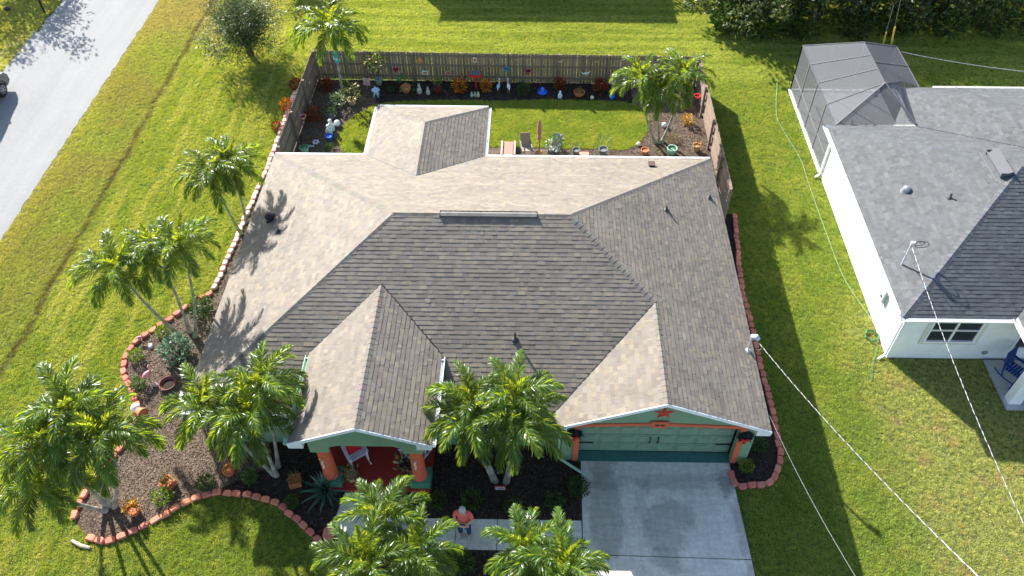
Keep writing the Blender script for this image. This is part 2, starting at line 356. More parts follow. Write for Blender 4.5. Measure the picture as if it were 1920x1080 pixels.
# front bed outline (edging line from the left wall down round the front)
edge_front = P2((-1.67, -5.15, 0), (-2.13, -5.62, 0), (-2.56, -6.06, 0), (-2.81, -6.37, 0), (-3.15, -6.76, 0), (-3.46, -7.13, 0), (-3.68, -7.37, 0), (-3.84, -7.84, 0), (-3.89, -8.28, 0), (-3.74, -8.76, 0), (-3.45, -9.15, 0), (-3.15, -9.55, 0), (-2.89, -9.93, 0), (-2.65, -10.45, 0), (-2.61, -10.95, 0), (-2.63, -11.26, 0), (-2.75, -11.71, 0), (-2.88, -12.08, 0), (-3.03, -12.52, 0), (-3.18, -12.83, 0), (-3.29, -13.3, 0), (-3.33, -13.73, 0), (-3.26, -14.04, 0), (-3.04, -14.3, 0), (-2.67, -14.57, 0), (-2.17, -14.72, 0), (-1.7, -14.59, 0), (-1.21, -14.31, 0), (-0.77, -14.01, 0), (-0.1, -13.51, 0), (0.36, -13.26, 0), (0.93, -13.15, 0), (1.69, -13.21, 0), (2.35, -13.34, 0), (2.85, -13.52, 0), (3.24, -13.81, 0), (3.49, -13.97, 0), (3.9, -14.33, 0), (4.34, -14.67, 0), (4.57, -14.84, 0), (4.74, -15.06, 0), (4.94, -15.28, 0))
front_bed = edge_front + [(5.2, -18.5), (12.03, -18.5), (12.03, -11.4), (.4, -11.4), (.4, -5.0)]
sheet('mulch_bed', edge_front[:30] + [(2.3, -12.2), (2.0, -11.4), (.4, -11.4), (.4, -5.0)], .006, M['mulch'])
sheet('mulch_bed', [edge_front[29]] + edge_front[30:] + [(5.2, -18.5), (12.03, -18.5), (12.03, -11.4), (2.0, -11.4), (2.3, -12.2)], .0055, M['mulch_shaded'])
edge_left = [(-.62, 8.6), (-1.0, 8.0), (-1.36, 7.2), (-1.34, 2.5), (-1.45, 0), (-1.53, -2.1), (-1.62, -4.0), (-1.67, -5.15)]
sheet('mulch_bed', edge_left + [(.4, -5.0), (.4, .0), (-.5, 3.0), (-.5, 8.7)], .004, M['mulch'])
edge_right = [(18.85, -.6)] + P2((18.64, -2.67, 0), (18.45, -4.62, 0), (18.48, -6.15, 0), (18.48, -7.7, 0), (18.52, -9.34, 0), (18.55, -9.74, 0), (18.52, -10.53, 0), (18.51, -11.09, 0), (18.47, -11.58, 0), (18.38, -11.88, 0), (18.28, -12.1, 0), (18.2, -12.32, 0), (18.05, -12.5, 0), (17.83, -12.61, 0), (17.57, -12.65, 0), (17.34, -12.65, 0), (17.05, -12.69, 0), (16.82, -12.66, 0), (16.8, -12.39, 0), (16.79, -12.12, 0))
right_bed = edge_right + [(16.85, -11.9), (17.3, -11.8), (17.3, -.6)]
sheet('mulch_bed', right_bed, .005, M['mulch_shaded'])
yard = [(-.45, 3.2), (-.45, 8.6), (14.6, 8.6), (18.35, 8.45), (18.35, -.9), (17.1, -.9), (.4, .3)]
sheet('mulch_bed', [(-.46, .2), (-.46, 8.68), (2.6, 8.68), (3.4, 3.2), (3.4, .2)], .003, M['mulch'])
sheet('mulch_bed', [(2.6, 8.68), (15.2, 8.68), (15.2, 6.0), (2.8, 6.0)], .0045, M['mulch_shaded'])
sheet('mulch_bed', [(15.2, 8.68), (18.45, 8.5), (18.45, .3), (8.0, .3), (8.0, 3.4), (15.2, 6.0)], .0038, M['mulch'])
yard_lawn = smooth_path(P2((1.86, 3.16, 0), (1.42, 3.87, 0), (1.37, 4.53, 0), (1.57, 5.13, 0), (1.95, 5.82, 0), (2.32, 6.2, 0), (2.87, 6.68, 0), (4.16, 6.91, 0), (6.23, 7.03, 0), (8.93, 7.03, 0), (11.13, 7.16, 0), (12.38, 7.13, 0), (14.5, 7.08, 0), (15.28, 6.76, 0), (15.78, 6.35, 0), (15.84, 5.52, 0), (15.73, 4.88, 0), (15.42, 4.22, 0), (15.04, 3.75, 0), (14.49, 3.48, 0), (13.33, 3.54, 0), (11.99, 3.51, 0), (10.83, 3.57, 0), (8.3, 3.6, 0)), .25)
yard_lawn = [(p.x, p.y) for p in yard_lawn] + [(8.3, 3.0), (3.9, .6)]
sheet('back_lawn', yard_lawn, .012, M['lawn'])
# paving
def paving(name, poly, z0, z1, m, parent=None):
    b = MB(); b.prism(poly, z0, z1); o = b.build(name, m, parent); return o
drv = paving('driveway', [(12.08, -11.9), (16.79, -11.9), (16.95, -14.94), (12.06, -14.86)], -.05, .035, M['concrete']); tag(drv, kind='structure')
o = paving('driveway', [(12.06, -14.885), (16.95, -14.965), (17.3, -30), (12.0, -30)], -.05, .035, M['concrete']); tag(o, kind='structure')
wk = [(6.31, -13.86, 0), (7.36, -13.88, 0), (8.81, -13.89, 0), (10.42, -13.9, 0), (12.14, -13.91, 0)]
for i, (xa, xb) in enumerate(((6.0, 7.02), (7.04, 8.26), (8.28, 9.5), (9.52, 10.76), (10.78, 12.03))):
    o = paving('walkway', [(xa, -13.86), (xb, -13.86), (xb, -14.78), (xa, -14.78)], -.05, .03, M['concrete']); tag(o, kind='structure')
o = paving('walkway', [(4.75, -13.08), (6.1, -13.08), (5.98, -13.86), (5.98, -14.78), (4.9, -14.78), (4.6, -13.9)], -.05, .03, M['concrete']); tag(o, kind='structure')

# ------------------------------------------------------------------ roofs of shingles
def clip(poly, a, b, c):        # keep a*x+b*y <= c
    out = []
    for i in range(len(poly)):
        p, q = poly[i], poly[(i + 1) % len(poly)]
        dp = a * p[0] + b * p[1] - c; dq = a * q[0] + b * q[1] - c
        if dp <= 0: out.append(p)
        if (dp < 0 < dq) or (dq < 0 < dp):
            t = dp / (dp - dq); out.append((p[0] + (q[0] - p[0]) * t, p[1] + (q[1] - p[1]) * t))
    return out
def clip_convex(poly, cv):
    ar = sum(cv[i][0] * cv[(i + 1) % len(cv)][1] - cv[(i + 1) % len(cv)][0] * cv[i][1] for i in range(len(cv)))
    if ar < 0: cv = cv[::-1]
    for i in range(len(cv)):
        p, q = cv[i], cv[(i + 1) % len(cv)]; a, b = (q[1] - p[1]), -(q[0] - p[0])
        poly = clip(poly, a, b, a * p[0] + b * p[1])
        if len(poly) < 3: return []
    return poly
E_ = .143
PAL_A = [(0.163, 0.139, 0.108), (0.177, 0.149, 0.115), (0.195, 0.157, 0.113), (0.153, 0.127, 0.106), (0.17, 0.143, 0.115), (0.165, 0.143, 0.114), (0.2, 0.166, 0.12), (0.142, 0.12, 0.098), (0.173, 0.151, 0.122), (0.159, 0.131, 0.11)]
PAL_B = [(0.076, 0.081, 0.085), (0.083, 0.089, 0.092), (0.07, 0.075, 0.081), (0.09, 0.095, 0.098), (0.08, 0.083, 0.088), (0.066, 0.069, 0.073)]
def shingle_plane(out, origin, eave_dir, up_dir, pieces, pal, rg):
    """origin on the eave; up_dir the unit vector up the slope; pieces: convex polygons of world points"""
    o = Vector(origin); u = Vector(eave_dir).normalized(); v = Vector(up_dir).normalized(); n = u.cross(v)
    if n.z < 0: n = -n
    pcs = [[((Vector(p) - o).dot(u), (Vector(p) - o).dot(v)) for p in pc] for pc in pieces]
    allp = [p for pc in pcs for p in pc]; u0 = min(p[0] for p in allp); u1 = max(p[0] for p in allp); v1 = max(p[1] for p in allp)
    k = 0; vv = -.02
    while vv < v1:
        x = u0 - rg.uniform(0, .3)
        tone = rg.uniform(.95, 1.05)
        while x < u1:
            wd = rg.choice((.09, .12, .15, .18, .22, .28)); thick = rg.random() < .5
            c = rg.choice(pal); j = rg.uniform(.9, 1.1) * tone; c = tuple(q * j for q in c)
            t = .011 if thick else .006
            for pc in pcs:
                pl = clip_convex([(x, vv), (x + wd, vv), (x + wd, vv + E_ + .01), (x, vv + E_ + .01)], pc)
                if len(pl) < 3: continue
                m = len(pl)
                top = [o + u * a + v * b + n * (.014 + t * (1 - max(0, min(1, (b - vv) / E_))) + .0005) for a, b in pl]
                bot = [o + u * a + v * b + n * .008 for a, b in pl]
                out.append((top + bot, m, c))
            x += wd
        vv += E_
def emit_shingles(tabs, deck, n_single, mt):
    cp = cam.matrix_world.translation
    def key(t):
        v = t[0][:t[1]]; c = sum(v, Vector()) / t[1]; q = cam.matrix_world.inverted() @ c
        sx = q.x / -q.z; sy = q.y / -q.z
        nn = (v[1] - v[0]).cross(v[2] - v[0]); ar = nn.length * abs(nn.normalized().dot((cp - c).normalized())) if nn.length > 0 else 0
        vis = abs(sx + .0) < .64 and -.5 < sy < .3
        return (-ar / (q.z ** 2)) if vis else 1
    order = sorted(range(len(tabs)), key=lambda i: key(tabs[i])); single = set(order[:n_single])
    rest = MB()
    def put(mb, t):
        m = t[1]; mb.add(t[0], [tuple(range(m))] + [(i, m + i, m + (i + 1) % m, (i + 1) % m) for i in range(m)], t[2])
    for i, t in enumerate(tabs):
        if i in single:
            b = MB(); put(b, t); b.build('shingle', mt, deck)
        else: put(rest, t)
    return rest.build('shingles', mt, deck, kind='stuff')
def fix_normals(me):
    bm = bmesh.new(); bm.from_mesh(me); bmesh.ops.recalc_face_normals(bm, faces=bm.faces); bm.to_mesh(me); bm.free()
def caps(line_a, line_b, pa, pb, deck, pal, rg, mt, step=.19, wd=.15, lift=.012, top_first=False):
    """ridge-cap pieces from a to b (overlapping towards b); pa, pb: unit vectors running down each side"""
    a, b = Vector(line_a), Vector(line_b); d = b - a; n = int(d.length / step); du = d.normalized(); pa = Vector(pa); pb = Vector(pb)
    up = (-(pa + pb)).normalized() if (pa + pb).length > 1e-3 else Vector((0, 0, 1))
    for i in range(n):
        p = a + du * (i * step); q = a + du * ((i + 1) * step + .03)
        c = tuple(x * rg.uniform(.92, 1.12) for x in rg.choice(pal))
        hp, hq = lift + .012, lift + .002
        P = [p + pa * wd + up * hp, p + up * (hp + .012), p + pb * wd + up * hp, q + pb * wd + up * hq, q + up * (hq + .012), q + pa * wd + up * hq]
        B = [x - up * .018 for x in P]
        mb = MB(); mb.add(P + B, [(0, 1, 4, 5), (1, 2, 3, 4), (0, 6, 7, 1), (1, 7, 8, 2), (2, 8, 9, 3), (3, 9, 10, 4), (4, 10, 11, 5), (5, 11, 6, 0)], c)
        o = mb.build('ridge_cap', mt, deck); fix_normals(o.data)
def gutter(name, a, b, out, parent, m, w=.11, h=.1, n_h=None, zt=0):
    """open trough between a and b, opening outwards by w; hangers across"""
    a, b, o = Vector(a), Vector(b), Vector(out).normalized(); mb = MB(); z = Vector((0, 0, 1)); t = .008
    prof = [(0, 0), (0, -h), (w * .7, -h), (w, -h * .35), (w, 0.0), (w - .018, 0.0), (w - .018, -t), (w - t, -h * .35), (w * .68, -h + t), (t, -h + t), (t, 0)]
    vs = [e + o * x + z * y for e in (a, b) for x, y in prof]; k = len(prof)
    mb.add(vs, [tuple(range(k)), tuple(range(2 * k - 1, k - 1, -1))] + [(i, i + k, (i + 1) % k + k, (i + 1) % k) for i in range(k)])
    L = (b - a).length; nh = n_h or int(L / .9); u = (b - a).normalized()
    for i in range(nh + 1):
        c = a + u * (.1 + (L - .2) * i / max(1, nh)) - z * .006
        mb.beam(c, c + o * (w - .01), .03, .012)
    g = mb.build(name, m, parent); fix_normals(g.data); return g

# ------------------------------------------------------------------ main house
W_, D_, ZE, PT = 17.547, 11.766, 2.5, .4385
XG, YG = 14.332, -12.209; HG = W_ - XG
XP, HP, ZP, YP = 5.685, 2.02, 3.219, -13.217
BX1, BX2, BY = 3.695, 8.468, 3.2335
ZR = ZE + PT * D_ / 2; ZG = ZE + PT * HG; YVG = -D_ + HG; ZPR = ZP + PT * HP; ZIN = (ZPR - ZE) / PT
HB = (BX2 - BX1) / 2; XB = (BX1 + BX2) / 2; ZB = ZE + PT * HB
house = thing('house', 'green stucco house under a large brown-grey shingle hip roof, in the middle of the photo', 'house', (W_ / 2, -D_ / 2, 0))
def hp_(o):     # parent keeping world coordinates
    o.parent = house; o.matrix_parent_inverse = Matrix.Translation((-W_ / 2, D_ / 2, 0)); return o
cs = 1 / math.sqrt(1 + PT * PT); sn = PT * cs
dk = MB()
def dface(pts): 
    n0 = len(dk.v); dk.add(pts, [tuple(range(len(pts)))]); dk.add([(p[0], p[1], p[2] - .05) for p in pts], [tuple(range(len(pts) - 1, -1, -1))])
RL, RR = (D_ / 2, -D_ / 2, ZR), (W_ - D_ / 2, -D_ / 2, ZR); gv = (XG, YVG, ZG)
dface([(0, 0, ZE), (W_, 0, ZE), RR, RL]); dface([(0, -D_, ZE), (0, 0, ZE), RL])
dface([(0, -D_, ZE), RL, RR, gv, (XG - HG, -D_, ZE)])
dface([(W_, 0, ZE), (W_, YVG, ZE), gv, RR]); dface([(W_, YVG, ZE), (W_, YG, ZE), (XG, YG, ZG), gv])
dface([(XG - HG, YG, ZE), (XG - HG, -D_, ZE), gv, (XG, YG, ZG)])
dface([(XP - HP, YP, ZP), (XP - HP, -D_ + (ZP - ZE) / PT, ZP), (XP, -D_ + ZIN, ZPR), (XP, YP, ZPR)])
dface([(XP + HP, YP, ZP), (XP, YP, ZPR), (XP, -D_ + ZIN, ZPR), (XP + HP, -D_ + (ZP - ZE) / PT, ZP)])
dface([(BX1, 0, ZE), (BX1, BY, ZE), (XB, BY - HB, ZB), (XB, -HB, ZB)]); dface([(BX2, BY, ZE), (BX2, 0, ZE), (XB, -HB, ZB), (XB, BY - HB, ZB)]); dface([(BX1, BY, ZE), (BX2, BY, ZE), (XB, BY - HB, ZB)])
roof = dk.build('roof', M['deck']); hp_(roof)
roof_m = roof
tabs = []; rg = random.Random(11)
shingle_plane(tabs, (0, 0, ZE), (1, 0, 0), (0, -cs, sn), [[(0, 0, ZE), (W_, 0, ZE), RR, RL]], PAL_A, rg)
shingle_plane(tabs, (0, -D_, ZE), (0, 1, 0), (cs, 0, sn), [[(0, -D_, ZE), (0, 0, ZE), RL]], PAL_A, rg)
shingle_plane(tabs, (0, -D_, ZE), (1, 0, 0), (0, cs, sn), [[(0, -D_, ZE), RL, RR, gv, (XG - HG, -D_, ZE)]], PAL_A, rg)
shingle_plane(tabs, (W_, YG, ZE), (0, 1, 0), (-cs, 0, sn), [[(W_, 0, ZE), (W_, YVG, ZE), gv, RR], [(W_, YVG, ZE), (W_, YG, ZE), (XG, YG, ZG), gv]], PAL_A, rg)
shingle_plane(tabs, (XG - HG, YG, ZE), (0, 1, 0), (cs, 0, sn), [[(XG - HG, YG, ZE), (XG - HG, -D_, ZE), gv, (XG, YG, ZG)]], PAL_A, rg)
shingle_plane(tabs, (XP - HP, YP, ZP), (0, 1, 0), (cs, 0, sn), [[(XP - HP, YP, ZP), (XP - HP, -D_ + (ZP - ZE) / PT, ZP), (XP, -D_ + ZIN, ZPR), (XP, YP, ZPR)]], PAL_A, rg)
shingle_plane(tabs, (XP + HP, YP, ZP), (0, 1, 0), (-cs, 0, sn), [[(XP + HP, YP, ZP), (XP, YP, ZPR), (XP, -D_ + ZIN, ZPR), (XP + HP, -D_ + (ZP - ZE) / PT, ZP)]], PAL_A, rg)
shingle_plane(tabs, (BX1, 0, ZE), (0, 1, 0), (cs, 0, sn), [[(BX1, 0, ZE), (BX1, BY, ZE), (XB, BY - HB, ZB), (XB, -HB, ZB)]], PAL_A, rg)
shingle_plane(tabs, (BX2, 0, ZE), (0, 1, 0), (-cs, 0, sn), [[(BX2, BY, ZE), (BX2, 0, ZE), (XB, -HB, ZB), (XB, BY - HB, ZB)]], PAL_A, rg)
shingle_plane(tabs, (BX1, BY, ZE), (1, 0, 0), (0, -cs, sn), [[(BX1, BY, ZE), (BX2, BY, ZE), (XB, BY - HB, ZB)]], PAL_A, rg)
sh = emit_shingles(tabs, roof, 300, M['shingle']); fix_normals(sh.data)
dF, dB_, dL, dR = (0, -cs, -sn), (0, cs, -sn), (-cs, 0, -sn), (cs, 0, -sn)
def capline(a, b, pa, pb, wd=.15):
    caps(a, b, Vector(pa), Vector(pb), roof, [(.148, .126, .105), (.16, .138, .115), (.135, .115, .098)], rg, M['shingle'], step=.2, wd=wd)
s2 = 1 / math.sqrt(2)
hipd = lambda a, b: (Vector(a) - (Vector(b).normalized() * Vector(a).dot(Vector(b).normalized()))).normalized()
def hipcaps(a, b, p1, p2):     # caps laid square to the hip on both planes
    d = Vector(b) - Vector(a); capline(a, b, hipd(p1, d), hipd(p2, d), .13)
hipcaps((0, 0, ZE), RL, dL, dB_); hipcaps((0, -D_, ZE), RL, dL, dF); hipcaps((W_, 0, ZE), RR, dR, dB_); hipcaps(gv, RR, dR, dF)
hipcaps((XG, YG, ZG), gv, dL, dR); hipcaps((XP, YP, ZPR), (XP, -D_ + ZIN, ZPR), dL, dR)
hipcaps((XB, BY - HB, ZB), (XB, -HB, ZB), dL, dR); hipcaps((BX1, BY, ZE), (XB, BY - HB, ZB), dL, dB_); hipcaps((BX2, BY, ZE), (XB, BY - HB, ZB), dR, dB_)
hipcaps((D_ / 2, -D_ / 2, ZR), (7.4, -D_ / 2, ZR), dF, dB_); hipcaps((10.6, -D_ / 2, ZR), (W_ - D_ / 2, -D_ / 2, ZR), dF, dB_)
# raised ridge vent with its caps
rv = MB()
for s_ in (-1, 1): rv.beam((7.4, -D_ / 2 + s_ * .125, ZR - .0), (10.6, -D_ / 2 + s_ * .125, ZR - .0), .012, .05)
rv.box((7.41, -D_ / 2, ZR + .0), (.012, .29, .09)); rv.box((10.59, -D_ / 2, ZR + .0), (.012, .29, .09))
rvo = rv.build('ridge_vent', M['black']); hp_(rvo)
for i in range(16):
    x = 7.4 + i * .2; c = rg.choice(((.16, .148, .135), (.18, .165, .148), (.15, .138, .128))); z = ZR + .025
    mb = MB(); yc = -D_ / 2
    P = [(x, yc - .14, z - .025), (x, yc, z + .025), (x, yc + .14, z - .025), (x + .215, yc + .14, z - .037), (x + .215, yc, z + .013), (x + .215, yc - .14, z - .037)]
    mb.add(P + [(a, b, cc - .014) for a, b, cc in P], [(0, 5, 4, 1), (1, 4, 3, 2), (0, 1, 7, 6), (1, 2, 8, 7), (2, 3, 9, 8), (3, 4, 10, 9), (4, 5, 11, 10), (5, 0, 6, 11)], c)
    o = mb.build('ridge_cap', M['shingle'], rvo); fix_normals(o.data)
# low flashing strips along the valleys, black to paint in the shadow lines
vf = MB()
for a, b in (((XP - HP, -D_ + (ZP - ZE) / PT, ZP), (XP, -D_ + ZIN, ZPR)), ((XP + HP, -D_ + (ZP - ZE) / PT, ZP), (XP, -D_ + ZIN, ZPR)), ((XG - HG, -D_, ZE), gv), ((BX1, 0, ZE), (XB, -HB, ZB)), ((BX2, 0, ZE), (XB, -HB, ZB))):
    a, b = Vector(a), Vector(b); vf.beam(a + Vector((0, 0, .022)), b + Vector((0, 0, .022)), .045, .012)
o = vf.build('valley_shadow_flashing', M['black'], roof)
# walls
def wall_box(x0, x1, y0, y1, z1, m, name='wall', par=house):
    b = MB(); b.box(((x0 + x1) / 2, (y0 + y1) / 2, z1 / 2), (x1 - x0, y1 - y0, z1)); o = b.build(name, m); return hp_(o)
t_ = .2
wall_box(.4, .4 + t_, -11.37, -.4, 2.46, M['green']); wall_box(.6, 16.9, -.6, -.4, 2.46, M['green'])
wall_box(17.1, 17.3, -11.6, -.4, 2.46, M['green']); wall_box(.6, 3.9, -11.37, -11.17, 2.46, M['green']); wall_box(7.4, 11.42, -11.37, -11.17, 2.46, M['green'])
wall_box(3.9, 7.4, -10.2, -10.0, 2.9, M['green']); wall_box(3.9, 4.06, -11.17, -10.2, 3.15, M['green']); wall_box(7.3, 7.46, -11.17, -10.2, 3.15, M['green'])
wall_box(4.0, 4.2, -.2, 2.9, 2.46, M['green']); wall_box(8.0, 8.2, -.2, 2.9, 2.46, M['green']); wall_box(4.2, 8.0, 2.7, 2.9, 2.46, M['green'])
wall_box(11.42, 11.6, -11.66, -11.17, 2.46, M['green'])
# garage front wall with opening and gable
gw = MB(); zt = ZE - .04
gw.box((11.71, -11.76, 1.23), (.54, .2, 2.46)); gw.box((17.06, -11.76, 1.23), (.5, .2, 2.46))
gw.slab_y([(11.44, 2.13), (17.31, 2.13), (17.31, ZE + PT * (W_ - 17.31) - .05), (XG, ZG - .05), (11.44, ZE + PT * (11.44 - 11.117) - .05)], -11.66, -11.86)
o = hp_(gw.build('garage_wall', M['green'])); fix_normals(o.data)
door = MB(); X0, X1 = 11.98, 16.81; door.box(((X0 + X1) / 2, -11.5, 1.05), (X1 - X0, .04, 2.12)); gd = hp_(door.build('garage_door', M['green_door']))
nr, nc = 4, 8
for r_ in range(nr):
    for c_ in range(nc):
        w0 = (X1 - X0) / nc; cx_ = X0 + w0 * (c_ + .5); cz = .02 + 2.06 / nr * (r_ + .5)
        b = MB(); h0 = 2.06 / nr
        b.box((cx_, -11.525, cz), (w0 - .1, .012, h0 - .1)); b.box((cx_, -11.537, cz), (w0 - .2, .02, h0 - .2))
        b.build('panel', M['green_door'], gd).matrix_parent_inverse = Matrix.Identity(4)
for r_ in range(nr + 1):
    b = MB(); b.box(((X0 + X1) / 2, -11.522, .02 + 2.06 / nr * r_), (X1 - X0, .003, .012)); b.build('seam', M['black'], gd)
for (zx, s_) in ((12.0, 1), (16.79, -1)):
    for z in (.55, 1.55):
        b = MB(); b.box((zx + s_ * .2, -11.552, z), (.4, .012, .045)); b.box((zx + s_ * .41, -11.552, z), (.06, .012, .07)); b.box((zx + s_ * .03, -11.552, z), (.05, .014, .1)); b.build('strap_hinge', M['black'], gd)
for s_ in (-1, 1):
    b = MB(); x = 14.36 + s_ * .13; b.tube([(x, -11.545, .62), (x, -11.6, .66), (x, -11.6, .86), (x, -11.545, .9)], .013, 6); b.box((x, -11.548, .62), (.05, .015, .07)); b.box((x, -11.548, .9), (.05, .015, .07)); b.build('handle', M['black'], gd)
b = MB(); b.box((14.39, -11.73, .02), (4.83, .36, .04)); hp_(b.build('threshold', M['teal']))
tr = MB()
tr.box((11.88, -11.875, 1.03), (.17, .04, 2.06)); tr.box((16.9, -11.875, 1.03), (.17, .04, 2.06))
tr.slab_y([(11.795, 2.06), (14.3, 2.2), (16.985, 2.06), (16.985, 2.2), (14.3, 2.34), (11.795, 2.2)], -11.86, -11.895)
o = hp_(tr.build('door_trim', M['orange'])); fix_normals(o.data)
b = MB(); b.slab_y([(14.1, 2.13), (14.55, 2.13), (14.6, 2.46), (14.05, 2.46)], -11.895, -11.93); o = hp_(b.build('keystone', M['orange'])); fix_normals(o.data)
for dx in (-.09, .09):
    b = MB(); b.box((14.33 + dx, -11.935, 2.29), (.1, .012, .07)); b.build('number_plate', M['black'], o)
b = MB(); b.tube([(14.3, -11.936, 2.29), (14.36, -11.936, 2.29)], .012, 5); b.build('dash', M['black'], o)
star = MB(); sx_, sz_ = (14.39, 2.88); pts = []
for k in range(10):
    a = math.pi / 2 + k * math.pi / 5; r_ = .34 if k % 2 == 0 else .135; pts.append((sx_ + r_ * math.cos(a), sz_ + r_ * math.sin(a)))
vs = [(p[0], -11.87, p[1]) for p in pts] + [(sx_, -11.96, sz_)]; star.add(vs, [(i, (i + 1) % 10, 10) for i in range(10)])
o = star.build('barn_star', mat('barn_red', (.55, .06, .03), .6)); tag(o, 'red five-pointed metal barn star fixed in the garage gable', 'star')
# fascias (white rakes) and box ends
fa = MB()
def rake(xa, za, xb, zb, y):
    fa.slab_y([(xa, za - .125), (xb, zb - .125), (xb, zb + .015), (xa, za + .015)], y - .028, y)
rake(XG - HG - .02, ZE - .01, XG, ZG, YG); rake(XG, ZG, W_ + .02, ZE - .01, YG)
rake(XP - HP - .02, ZP - .01, XP, ZPR, YP); rake(XP, ZPR, XP + HP + .02, ZP - .01, YP)
for x0, s_, ze_, yy in ((XG - HG, 1, ZE, YG), (W_, -1, ZE, YG), (XP - HP, 1, ZP, YP), (XP + HP, -1, ZP, YP)):
    fa.slab_y([(x0, ze_ - .2), (x0 + s_ * .42, ze_ - .2), (x0 + s_ * .42, ze_ + .1), (x0, ze_ - .05)], yy - .034, yy + .2)
o = hp_(fa.build('rake_fascia', M['white'])); fix_normals(o.data)
fb = MB()
def fas(a, b, h=.14): fb.beam((a[0], a[1], a[2] - .08), (b[0], b[1], b[2] - .08), .03, h)
fas((0, 0, ZE), (BX1, 0, ZE)); fas((BX2, 0, ZE), (W_, 0, ZE)); fas((0, -D_, ZE), (0, 0, ZE)); fas((W_, 0, ZE), (W_, YG, ZE)); fas((0, -D_, ZE), (XP - HP - .1, -D_, ZE)); fas((XP + HP + .1, -D_, ZE), (XG - HG, -D_, ZE)); fas((XG - HG, -D_, ZE), (XG - HG, YG, ZE))
fas((BX1, 0, ZE), (BX1, BY, ZE)); fas((BX2, 0, ZE), (BX2, BY, ZE)); fas((BX1, BY, ZE), (BX2, BY, ZE))
fas((XP - HP, YP, ZP), (XP - HP, -10.1, ZP)); fas((XP + HP, YP, ZP), (XP + HP, -10.1, ZP))
hp_(fb.build('eave_fascia', M['white']))
sf = MB()      # soffits
for (x0, x1, y0, y1, z) in ((0.02, .4, -D_, 0, ZE - .12), (17.3, W_ - .02, YG, 0, ZE - .12), (.4, 17.3, -.4, -.02, ZE - .125), (.4, 3.6, -D_ + .02, -11.37, ZE - .125), (7.8, 11.2, -D_ + .02, -11.37, ZE - .125), (XP - HP + .02, 4.0, YP + .05, -11.2, ZP - .12), (7.4, XP + HP - .02, YP + .05, -11.2, ZP - .12)):
    sf.box(((x0 + x1) / 2, (y0 + y1) / 2, z), (x1 - x0, y1 - y0, .02))
hp_(sf.build('soffit', M['white']))
M['white_gutter'] = mat('white_gutter', (.82, .83, .84), .35); M['green_gutter'] = mat('pale_green_gutter', (.42, .6, .45), .4)
zg = ZE + .0
for a, b, out, m_ in (((0.0, .016, zg), (BX1 - .12, .016, zg), (0, 1, 0), 'white_gutter'), ((BX2 + .12, .016, zg), (W_, .016, zg), (0, 1, 0), 'white_gutter'),
        ((BX1 - .016, .1, zg), (BX1 - .016, BY, zg), (-1, 0, 0), 'white_gutter'), ((BX2 + .016, .1, zg), (BX2 + .016, BY, zg), (1, 0, 0), 'white_gutter'), ((BX1, BY + .016, zg), (BX2, BY + .016, zg), (0, 1, 0), 'white_gutter'),
        ((0, -D_ - .016, zg), (XP - HP + .2, -D_ - .016, zg), (0, -1, 0), 'white_gutter'), ((XP + HP, -D_ - .016, zg), (XG - HG - .02, -D_ - .016, zg), (0, -1, 0), 'white_gutter'),
        ((XP - HP - .016, YP, ZP), (XP - HP - .016, -D_ + (ZP - ZE) / PT - .1, ZP), (-1, 0, 0), 'green_gutter'), ((XP + HP + .016, YP, ZP), (XP + HP + .016, -D_ + (ZP - ZE) / PT - .1, ZP), (1, 0, 0), 'white_gutter')):
    hp_(gutter('gutter', a, b, out, None, M[m_]))
# downspouts
b = MB(); b.tube([(11.2, -11.7, 2.35), (11.36, -11.9, 2.2), (11.36, -11.93, .28), (11.61, -12.08, 0.22), (12.16, -12.36, 0.04)], .045, 4); hp_(b.build('downspout', M['green_gutter']))
b = MB(); b.tube([(8.55, .06, 2.4), (8.28, -.3, 2.2), (8.28, -.3, .1)], .045, 4); hp_(b.build('downspout', M['green_gutter']))
b = MB(); b.tube([(3.6, .06, 2.4), (3.9, -.3, 2.2), (3.9, -.3, .1)], .045, 4); hp_(b.build('downspout', M['green_gutter']))
# front windows beside and behind the palms
def window(x0, x1, z0, z1, y, par, fr=M['white'], cols=2, rows=2, inv=None, depth=.05):
    b = MB(); t = .07
    b.box(((x0 + x1) / 2, y - depth / 2, z1 - t / 2), (x1 - x0, depth, t)); b.box(((x0 + x1) / 2, y - depth / 2 - .01, z0 + t / 2), (x1 - x0 + .1, depth + .04, t))
    b.box((x0 + t / 2, y - depth / 2, (z0 + z1) / 2), (t, depth, z1 - z0 - 2 * t)); b.box((x1 - t / 2, y - depth / 2, (z0 + z1) / 2), (t, depth, z1 - z0 - 2 * t))
    xm = [(x0 + (x1 - x0) * k / cols) for k in range(1, cols)]
    for x in xm: b.box((x, y - depth / 2, (z0 + z1) / 2), (t, depth - .006, z1 - z0 - 2 * t))
    zm = z0 + (z1 - z0) * .52
    if rows == 2: b.box(((x0 + x1) / 2, y - depth / 2, zm), (x1 - x0 - 2 * t, depth - .012, .05))
    o = b.build('window', fr); par(o)
    xs = [x0] + xm + [x1]
    zs = [z0, zm, z1] if rows == 2 else [z0, z1]
    for i in range(len(xs) - 1):
        for j in range(len(zs) - 1):
            b = MB(); b.box(((xs[i] + xs[i + 1]) / 2, y - .006, (zs[j] + zs[j + 1]) / 2), (xs[i + 1] - xs[i] - t, .01, zs[j + 1] - zs[j] - .05)); b.build('pane', M['glass'], o)
    return o
window(.9, 3.1, 1.0, 2.15, -11.37, hp_); window(8.3, 10.3, 1.0, 2.15, -11.37, hp_)
window(4.5, 5.6, .25, 2.2, -10.2, hp_, cols=1, rows=1)
